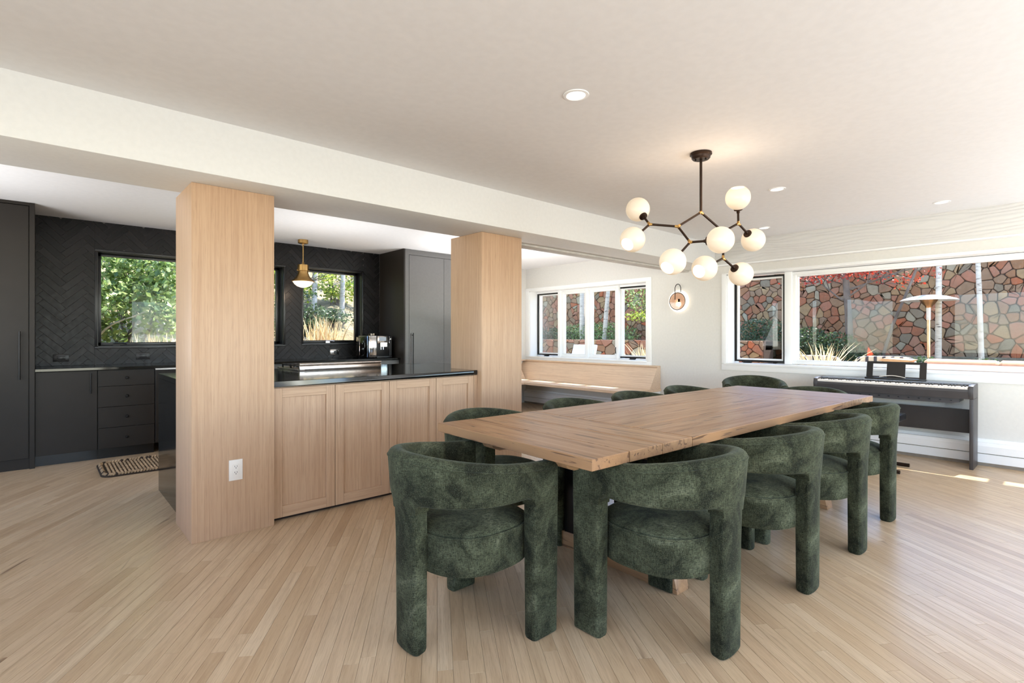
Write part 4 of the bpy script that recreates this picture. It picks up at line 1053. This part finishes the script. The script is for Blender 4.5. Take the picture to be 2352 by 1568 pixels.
# foliage helpers
def leaves(n, cen, rad, size, seed, flat=0.0, clump=0, down=False):
    r = random.Random(seed); m = M(); cx, cy, cz = cen; rx, ry, rz = rad
    cl = [(r.gauss(0, 0.42), r.gauss(0, 0.42), r.gauss(0, 0.42)) for _ in range(clump)] if clump else None
    V = []; F_ = []; R = []
    for i in range(n):
        if cl:
            c = r.choice(cl); p = (c[0]+r.gauss(0, 0.15), c[1]+r.gauss(0, 0.15), c[2]+r.gauss(0, 0.15))
        else:
            while True:
                p = (r.uniform(-1, 1), r.uniform(-1, 1), r.uniform(-1, 1))
                if p[0]**2+p[1]**2+p[2]**2 <= 1: break
        P = Vector((cx+p[0]*rx, cy+p[1]*ry, cz+p[2]*rz))
        s = size*r.uniform(0.6, 1.3); a = Vector((r.gauss(0, 1), r.gauss(0, 1), r.gauss(0, 0.6))).normalized()
        b = a.cross(Vector((r.gauss(0, 1), r.gauss(0, 1), r.gauss(0, 1)))).normalized(); nn = a.cross(b)
        k = len(V); w_ = s*0.38
        V += [P-a*s*0.5, P+b*w_+nn*s*0.06, P+a*s*0.5, P-b*w_+nn*s*0.06]; F_ += [(k, k+1, k+2), (k, k+2, k+3)]
        R += [r.random()]*4
    m.v = [tuple(v) for v in V]; m.f = F_; m.r = R; return m
def branches(m, p, d, L, rad, depth, r, spread=0.6):
    pts = [p]; q = p.copy(); dd = d.normalized()
    for k in range(4):
        dd = (dd+Vector((r.gauss(0, .12), r.gauss(0, .12), r.gauss(0, .08)))).normalized(); q = q+dd*L/4; pts.append(q.copy())
    m.tube([tuple(x) for x in pts], [rad*(1-0.15*k) for k in range(5)], 6)
    if depth > 0:
        for k in range(r.choice([2, 3])):
            b = pts[r.choice([2, 3, 4])]; nd = (dd+Vector((r.gauss(0, spread), r.gauss(0, spread), r.gauss(0.1, spread*0.6)))).normalized()
            branches(m, b, nd, L*r.uniform(0.55, 0.8), rad*0.55, depth-1, r, spread)
def bareleafm(o): return o
def gz(x): return -0.12
# aspens, maple and bushes against the stone wall
def tree(name, label, x_, u, top, rad, barkm, seed, zb=0.7, leafmat=None, nl=0, cen=None, lrad=None, lean=0.0, sz=0.05, thin=3, group=None, cat='tree'):
    x = min(x_, 12.45); y = yonx(u, x); r = random.Random(seed)
    t = empty(name, (x, y, zb), label, cat, group)
    m = M(); m.tube([(x, y, zb), (x, y+lean*0.3, zb+(top-zb)*0.35), (x, y+lean*0.7, zb+(top-zb)*0.7), (x, y+lean, top)], [rad, rad*0.92, rad*0.8, rad*0.6], 12)
    build('trunk', m, barkm, t, smooth=True)
    m = M()
    for k in range(thin):
        zz = zb+(top-zb)*r.uniform(0.45, 0.95)
        branches(m, Vector((x, y+lean*(zz-zb)/(top-zb), zz)), Vector((r.gauss(-0.1, 0.12), r.choice([-1, 1])*r.uniform(0.7, 1.2), r.uniform(0.2, 0.9))), r.uniform(0.5, 0.9), rad*0.28, 2, r, 0.4)
    if m.v: build('branches', m, BARK, t, smooth=True)
    if nl: build('foliage', leaves(nl, (x, cen[1], cen[2]) if cen else (x, y, top), lrad or (0.5, 1.2, 0.6), sz, seed, clump=14), leafmat, t, kind='stuff')
    return t
G1 = 'trees against the tall stone wall'
tree('aspen_tree', 'white barked aspen right of the patio heater, seen through the large pane', 12.9, 2155, 4.2, 0.052, ASPEN, 21, 0.6, group=G1, lean=-0.02)
tree('aspen_tree', 'slim white aspen farthest right against the stone wall', 12.9, 2255, 4.2, 0.042, ASPEN, 22, 0.6, thin=6, group=G1, lean=0.10)
tree('maple_tree', 'dark trunked tree with sparse red leaves left of the patio heater', 12.7, 1955, 3.2, 0.075, BARK, 23, 0.6, LEAFR, 1100, (12.7, yonx(1900, 12.7), 2.62), (0.5, 1.5, 0.35), lean=0.14, thin=9, sz=0.06, group=G1)
tree('sapling', 'thin bent sapling between the maple and the patio heater', 12.8, 2020, 3.0, 0.03, BARK, 24, 0.6, LEAFR, 260, (12.8, yonx(2060, 12.8), 2.4), (0.3, 0.6, 0.3), lean=-0.75, thin=5, sz=0.05, group=G1)
tree('aspen_tree', 'white aspen trunk seen in the second pane above the bench', 12.8, 1337, 4.3, 0.085, ASPEN, 25, 1.05, group=G1, thin=2)
tree('aspen_tree', 'leaning pale aspen trunk seen in the third pane above the bench', 12.4, 1388, 3.6, 0.07, ASPEN, 26, 1.05, LEAFY, 120, (12.4, yonx(1397, 12.4), 3.0), (0.3, 0.4, 0.3), lean=-0.25, group=G1, thin=1)
def bush(label, x, u, z, rad, n, mat, size, seed, cat='bush', group='bushes in the stone planters'):
    y = yonx(u, x); b = empty('bush', (x, y, z-rad[2]), label, cat, group); r = random.Random(seed)
    build('foliage', leaves(n, (x, y, z), rad, size, seed), mat, b, kind='stuff')
    m = M()
    for k in range(6): branches(m, Vector((x, y, z-rad[2]*0.95)), Vector((r.gauss(0, .5), r.gauss(0, .5), 1)), rad[2]*0.9, 0.012, 1, r)
    build('branches', m, BARK, b)
bush('dark green bush at the left end of the wide pane', 12.3, 1858, 1.0, (0.4, 0.42, 0.42), 2600, LEAFD, 0.05, 31)
bush('dark green bush below the maple tree', 12.2, 1922, 0.9, (0.4, 0.5, 0.40), 2600, LEAFD, 0.05, 32)
bush('low dark shrub at the foot of the stone wall', 12.2, 1985, 0.62, (0.4, 0.5, 0.3), 1500, LEAFD, 0.045, 33)
bush('dark green bush behind the low planter in the black casement', 12.68, 1752, 1.25, (0.45, 0.8, 0.38), 2600, LEAFD, 0.05, 34)
bush('green bush on the planter behind the second and third bench panes', 12.6, 1365, 1.25, (0.4, 1.7, 0.38), 3400, LEAF, 0.055, 35)
bush('dark low greenery on the planter at the left bench pane', 12.6, 1262, 1.2, (0.4, 1.3, 0.28), 1800, LEAFD, 0.055, 36)
bush('hanging green foliage at the right bench pane', 11.9, 1478, 2.35, (0.4, 0.75, 0.5), 750, LEAF, 0.07, 37, 'foliage')
bush('small green shrub low in the right bench pane', 12.2, 1470, 1.75, (0.3, 0.5, 0.16), 300, LEAFY, 0.06, 38, 'foliage')

# patio heater
hx = 12.0; hy = yonx(2133, hx)
ht = empty('patio_heater', (hx, hy, -0.12), 'steel mushroom patio heater with a domed reflector', 'patio heater')
build('reflector', M().lathe([(0.0, 1.955), (0.12, 1.95), (0.26, 1.925), (0.38, 1.885), (0.43, 1.855), (0.425, 1.85), (0.36, 1.87), (0.2, 1.90), (0, 1.91)], (hx, hy, 0), n=40, caps=False), plain('spun_aluminium', srgb(225, 226, 228), 0.35, 0.35), ht, smooth=True)
build('burner_head', M().lathe([(0.13, 1.87), (0.135, 1.86), (0.10, 1.80), (0.055, 1.75), (0.05, 1.72), (0, 1.72)], (hx, hy, 0), n=24), plain('copper_mesh', srgb(170, 128, 92), 0.35, 1.0), ht, smooth=True)
build('pole', M().tube([(hx, hy, 0.6), (hx, hy, 1.75)], 0.028, 14), plain('copper_pole', srgb(196, 160, 128), 0.3, 1.0), ht, smooth=True)
build('sleeve', M().tube([(hx, hy, 1.5), (hx, hy, 1.74)], 0.036, 14), STEEL, ht, smooth=True)
build('tank_housing', M().lathe([(0.22, 0), (0.24, 0.03), (0.18, 0.06), (0.18, 0.70), (0.06, 0.75), (0, 0.75)], (hx, hy, -0.12), n=28), STEEL, ht, smooth=True)

# patio furniture
WHITEF = plain('white_sling', srgb(214, 218, 222), 0.8, 0, 0.2, 200, 0.02); TEAK = plain('teak', srgb(196, 152, 108), 0.6, 0, 0.2, 40, 0.12)
def patio_chair(x, y, label):
    c = empty('patio_chair', (x, y, -0.12), label, 'patio chair', 'white patio lounge chairs')
    m = M().prism([(x-0.30, 0.36), (x-0.25, 0.33), (x-0.05, 0.98), (x-0.09, 1.0)], 1, y-0.36, y+0.36); build('backrest', m, WHITEF, c, bevel=0.01)
    build('seat', M().box(x-0.85, y-0.36, 0.26, x-0.2, y+0.36, 0.34), WHITEF, c, bevel=0.01)
    for s in (-1, 1):
        build('armrest', M().box(x-0.95, y+s*0.42-0.035, 0.50, x+0.10, y+s*0.42+0.035, 0.535), TEAK, c, bevel=0.004)
        for xx in (x-0.9, x-0.02): build('leg', M().box(xx-0.03, y+s*0.42-0.025, -0.119, xx+0.03, y+s*0.42+0.025, 0.50), TEAK, c)
px_ = 9.9; py_ = yonx(1349, px_)
patio_chair(px_, py_, 'white sling patio lounge chair with teak arms seen through the middle bench panes')
def striped_mat():
    t = NT('striped_canvas'); w_ = t.n('ShaderNodeTexWave', wave_type='BANDS', bands_direction='Y'); w_.inputs['Scale'].default_value = 3.2
    t.l(t.coords(), w_.inputs['Vector']); t.set(Base_Color=t.ramp(w_.outputs['Fac'], [(0.0, srgb(64, 62, 70)), (0.3, srgb(70, 66, 70)), (0.36, srgb(196, 182, 160)), (1, srgb(204, 190, 168))]), Roughness=0.9); return t.m
STRIPE = striped_mat()
def striped_chair(u, x, label, ztop_=0.88):
    y = yonx(u, x); c = empty('striped_chair', (x, y, -0.12), label, 'patio chair', 'striped patio chairs')
    pr = [(y-0.36, 0.30), (y-0.36, ztop_-0.10), (y-0.31, ztop_-0.02), (y-0.2, ztop_), (y+0.2, ztop_), (y+0.31, ztop_-0.02), (y+0.36, ztop_-0.10), (y+0.36, 0.30)]
    build('back_cushion', M().prism(pr, 0, x-0.07, x+0.07), STRIPE, c, bevel=0.02)
    build('seat_cushion', M().box(x+0.08, y-0.36, 0.18, x+0.7, y+0.36, 0.32), STRIPE, c, bevel=0.02)
    build('base', M().box(x-0.06, y-0.36, -0.119, x+0.7, y+0.36, 0.178), TEAK, c)
    if u > 2000:
        build('armrest', M().prism([(y-0.38, 0.90), (y-0.08, 0.915), (y-0.02, 0.89), (y-0.30, 0.83)], 0, x-0.45, x-0.071), TEAK, c, bevel=0.004)
        build('arm_post', M().box(x-0.44, y-0.25, -0.119, x-0.39, y-0.19, 0.85), TEAK, c)
striped_chair(1870, 8.6, 'striped patio chair behind dry grass at the left of the wide pane', 0.92)
striped_chair(2032, 8.6, 'striped patio chair just left of the music rest, behind the glass', 0.93)
# teak sofa with long bolsters
xs = 8.4; ya, yb = yonx(2352, xs)-1.2, yonx(2120, xs)
so = empty('patio_sofa', (xs, (ya+yb)/2, -0.12), 'long teak patio sofa with rolled beige cushions outside the wide pane', 'sofa')
build('base', M().box(xs-0.02, ya, -0.119, xs+0.85, yb, 0.28), TEAK, so)
build('back_rail', M().box(xs-0.05, ya-0.05, 0.81, xs+0.02, yb+0.12, 0.835), plain('orange_teak', srgb(190, 112, 70), 0.5), so, bevel=0.004)
build('back_frame', M().box(xs-0.03, ya, 0.28, xs+0.0, yb, 0.81), TEAK, so)
BEIGE = plain('beige_canvas', srgb(196, 162, 132), 0.9, 0, 0.2, 100, 0.04)
n = 3; L = (yb-ya)/n
for k in range(n):
    a = ya+k*L+0.01; b = ya+(k+1)*L-0.01
    build('bolster', M().tube([(xs+0.12, a, 0.825), (xs+0.12, a+0.02, 0.83), (xs+0.12, b-0.02, 0.83), (xs+0.12, b, 0.825)], [0.06, 0.085, 0.085, 0.06], 16), BEIGE, so, smooth=True)
    build('seat_cushion', M().box(xs+0.05, a, 0.282, xs+0.85, b, 0.42), BEIGE, so, bevel=0.02)
for u in (2262, 2120):
    p = yonx(u, 9.6); lab = 'dark round shrub behind the sofa cushions' if u == 2262 else 'dark small shrub at the foot of the patio heater'
    b = empty('bush', (9.6, p, 0.5), lab, 'bush', 'small dark shrubs by the sofa'); build('foliage', leaves(900, (9.6, p, 0.74), (0.25, 0.27, 0.17), 0.04, u), LEAFD, b, kind='stuff')
    build('pot', M().lathe([(0.16, -0.12), (0.22, 0.55), (0.2, 0.6), (0, 0.6)], (9.6, p, 0), n=20), BLACKP, b, smooth=True)
yy = yonx(1994, 12.0)
fg = tag(build('marker_flag', M().tube([(12.0, yy, 0.5), (12.0, yy, 0.98)], 0.004, 6), STEEL), 'tiny orange marker flag in the bed below the stone wall', 'flag')
build('pennant', M().prism([(yy-0.10, 0.83), (yy+0.02, 0.80), (yy+0.0, 1.0)], 0, 11.994, 12.0), plain('orange_cloth', srgb(236, 88, 40), 0.7), fg)
def grass_tuft(x, y, z, n, h, spread, seed, label, group, cat='grass', rad=0.15):
    r = random.Random(seed); m = M(); V = []; F_ = []; R = []
    for i in range(n):
        a = r.uniform(0, 2*PI); q = r.uniform(0, rad); bx, by = x+q*math.cos(a), y+q*math.sin(a); hh = h*r.uniform(0.5, 1.1); sx, sy = r.gauss(0, spread)*hh, r.gauss(0, spread)*hh
        w_ = 0.004+0.004*r.random()+(0.004 if h > 0.7 else 0); k = len(V); wx, wy = w_*math.cos(a+1.6), w_*math.sin(a+1.6)
        for t in (0, 0.5, 0.85): V += [(bx+sx*t*t-wx*(1-t*.4), by+sy*t*t-wy*(1-t*.4), z+hh*t), (bx+sx*t*t+wx*(1-t*.4), by+sy*t*t+wy*(1-t*.4), z+hh*t)]
        V += [(bx+sx, by+sy, z+hh)]; F_ += [(k, k+1, k+3, k+2), (k+2, k+3, k+5, k+4), (k+4, k+5, k+6)]; R += [r.random()]*7
    m.v = V; m.f = F_; m.r = R
    return tag(build('dry_grass', m, STRAW), label, cat, group, 'stuff')
GG = 'dry grass tufts outside the windows'
grass_tuft(7.9, yonx(1886, 7.9), 0.3, 110, 0.78, 0.40, 41, 'feathery straw grass at the lower left of the wide pane', GG)
grass_tuft(7.9, yonx(1478, 7.9), 0.3, 90, 0.74, 0.35, 42, 'feathery straw grass low in the right bench pane', GG)
for yy in (yonx(1886, 7.9), yonx(1478, 7.9)):
    p = tag(build('planter_pot', M().lathe([(0.20, -0.119), (0.25, 0.28), (0.22, 0.31), (0, 0.31)], (7.9, yy, 0), n=24), PATIO, smooth=True), 'round stone pot holding straw grass outside ' + ('the wide pane' if yy < 4 else 'the bench window'), 'pot', 'grass pots')

# ------------------------------------------------------------------ outside: hillside behind the kitchen
def hz(x, y):
    return 0.35 + 0.40*max(0, y-8.6) + 0.10*math.sin(x*1.3+y*0.7)+0.06*math.sin(x*3.1-y*2.3) + 0.05*(x-2)
V = []; F_ = []; nx, ny = 60, 60
for j in range(ny+1):
    for i in range(nx+1):
        y = 7.45+24*j/ny; xr = min(0.60*y+0.6, 14); x = -12+(xr+12)*i/nx; V.append((x, y, hz(x, y) if j > 0 else -0.2))
for j in range(ny):
    for i in range(nx):
        k = j*(nx+1)+i; F_.append((k, k+1, k+nx+2, k+nx+1))
m = M(); m.v = V; m.f = F_; m.r = [0.5]*len(V); build('ground_hillside', m, SOIL, smooth=True, kind='structure', label='sunlit brushy hillside rising behind the kitchen windows')
GS = 'shrubs on the hillside behind the kitchen'
def shrub(x, y, h, r3, n, mat, size, seed, label, stems=5, bark=BARK):
    z = hz(x, y); s = empty('hillside_shrub', (x, y, z), label, 'shrub', GS); r = random.Random(seed)
    build('foliage', leaves(n, (x, y, z+h), r3, size, seed, clump=26), mat, s, kind='stuff')
    m = M()
    for k in range(stems): branches(m, Vector((x+r.gauss(0, .1), y, z-0.05)), Vector((r.gauss(0, .4), r.gauss(0, .25), 1.2)), h*0.9, 0.028, 2, r, 0.5)
    build('stems', m, bark, s, smooth=True)
shrub(0.95, 9.7, 1.05, (1.1, 0.8, 0.95), 5200, LEAF, 0.085, 51, 'large leafy green shrub filling the left kitchen window')
shrub(0.35, 9.3, 0.9, (0.6, 0.6, 1.0), 2600, LEAF, 0.08, 52, 'pale leafed shrub at the left edge of the kitchen window', bark=ASPEN)
shrub(2.1, 11.0, 1.5, (1.1, 0.9, 1.2), 4200, LEAFY, 0.085, 53, 'bright yellow-green shrub higher on the hill behind the left kitchen window')
shrub(0.2, 12.5, 1.7, (1.9, 1.1, 1.5), 5200, LEAF, 0.10, 54, 'broad green shrub at the top of the left kitchen window view')
shrub(3.9, 11.4, 1.15, (0.9, 0.7, 0.75), 4600, LEAFY, 0.075, 55, 'yellow-green thicket behind the pendant light')
shrub(5.2, 11.9, 1.15, (1.1, 0.8, 0.75), 5200, LEAFY, 0.075, 56, 'sunlit thicket at the top right of the right kitchen window')
shrub(3.75, 10.3, 0.45, (0.65, 0.45, 0.36), 2400, LEAFD, 0.06, 57, 'low dark shrub at the left middle of the right kitchen window')
shrub(4.55, 10.6, 0.22, (0.6, 0.35, 0.16), 1200, LEAFD, 0.05, 58, 'flat dark shrub on the bare slope right of the pendant')
shrub(4.7, 9.4, 0.2, (0.35, 0.4, 0.14), 700, LEAFD, 0.05, 62, 'small dark shrub near the bottom right of the right kitchen window')
shrub(4.4, 13.6, 2.0, (2.6, 1.1, 1.3), 5200, LEAF, 0.10, 63, 'tall green thicket filling the top of the right kitchen window')
shrub(8.5, 15.5, 2.6, (2.6, 1.3, 2.0), 5200, LEAFY, 0.12, 59, 'distant thicket high on the hillside at the right')
shrub(2.6, 15.5, 2.8, (3.0, 1.3, 2.2), 6000, LEAF, 0.12, 60, 'distant thicket high on the hillside at the centre')
shrub(-2.0, 15.0, 2.8, (3.0, 1.3, 2.2), 5200, LEAF, 0.12, 61, 'distant thicket high on the hillside at the left')
for k, (x, y) in enumerate(((4.25, 10.9), (5.0, 11.2))):
    z = hz(x, y); t = empty('aspen_tree', (x, y, z), ['pale slim trunk left of centre in the right kitchen window', 'pale slim trunk at the right of the right kitchen window'][k], 'tree', 'pale trunks on the hillside')
    build('trunk', M().tube([(x, y, z-0.1), (x+0.05, y, z+1.5), (x-0.03, y, z+3.5)], [0.06, 0.05, 0.04], 10), ASPEN, t, smooth=True)
for k, (x, y, n, h, lab) in enumerate(((3.42, 8.45, 420, 1.25, 'tall straw grass at the lower left of the right kitchen window'), (3.95, 8.75, 150, 0.85, 'shorter straw grass beside the tall clump in the right kitchen window'),
                             (1.25, 8.6, 160, 0.85, 'straw grass at the bottom of the left kitchen window'))):
    grass_tuft(x, y, hz(x, y)-0.03, n, h*0.95, 0.13, 70+k, lab, 'straw grass on the hillside', rad=0.42)

# unseen slotted blocker, added to narrow the sun into strips indoors
ev = empty('sun_blocker', (7.4, 2, 2.6), 'unseen slotted blocker shaping the sun strip through the patio windows', None, None, 'structure')
build('blocker_sheet', M().box(XO, -4, 2.62, 7.22, 8, 2.64), TRIM, ev)
build('blocker_sheet', M().box(7.40, -4, 2.62, 7.95, 8, 2.64), TRIM, ev)
build('slot_bridge', M().box(7.22, 0.17, 2.62, 7.40, 0.27, 2.64), TRIM, ev)
build('blocker_edge', M().box(7.95, -4, 2.60, 7.98, 8, 2.78), TRIM, ev)
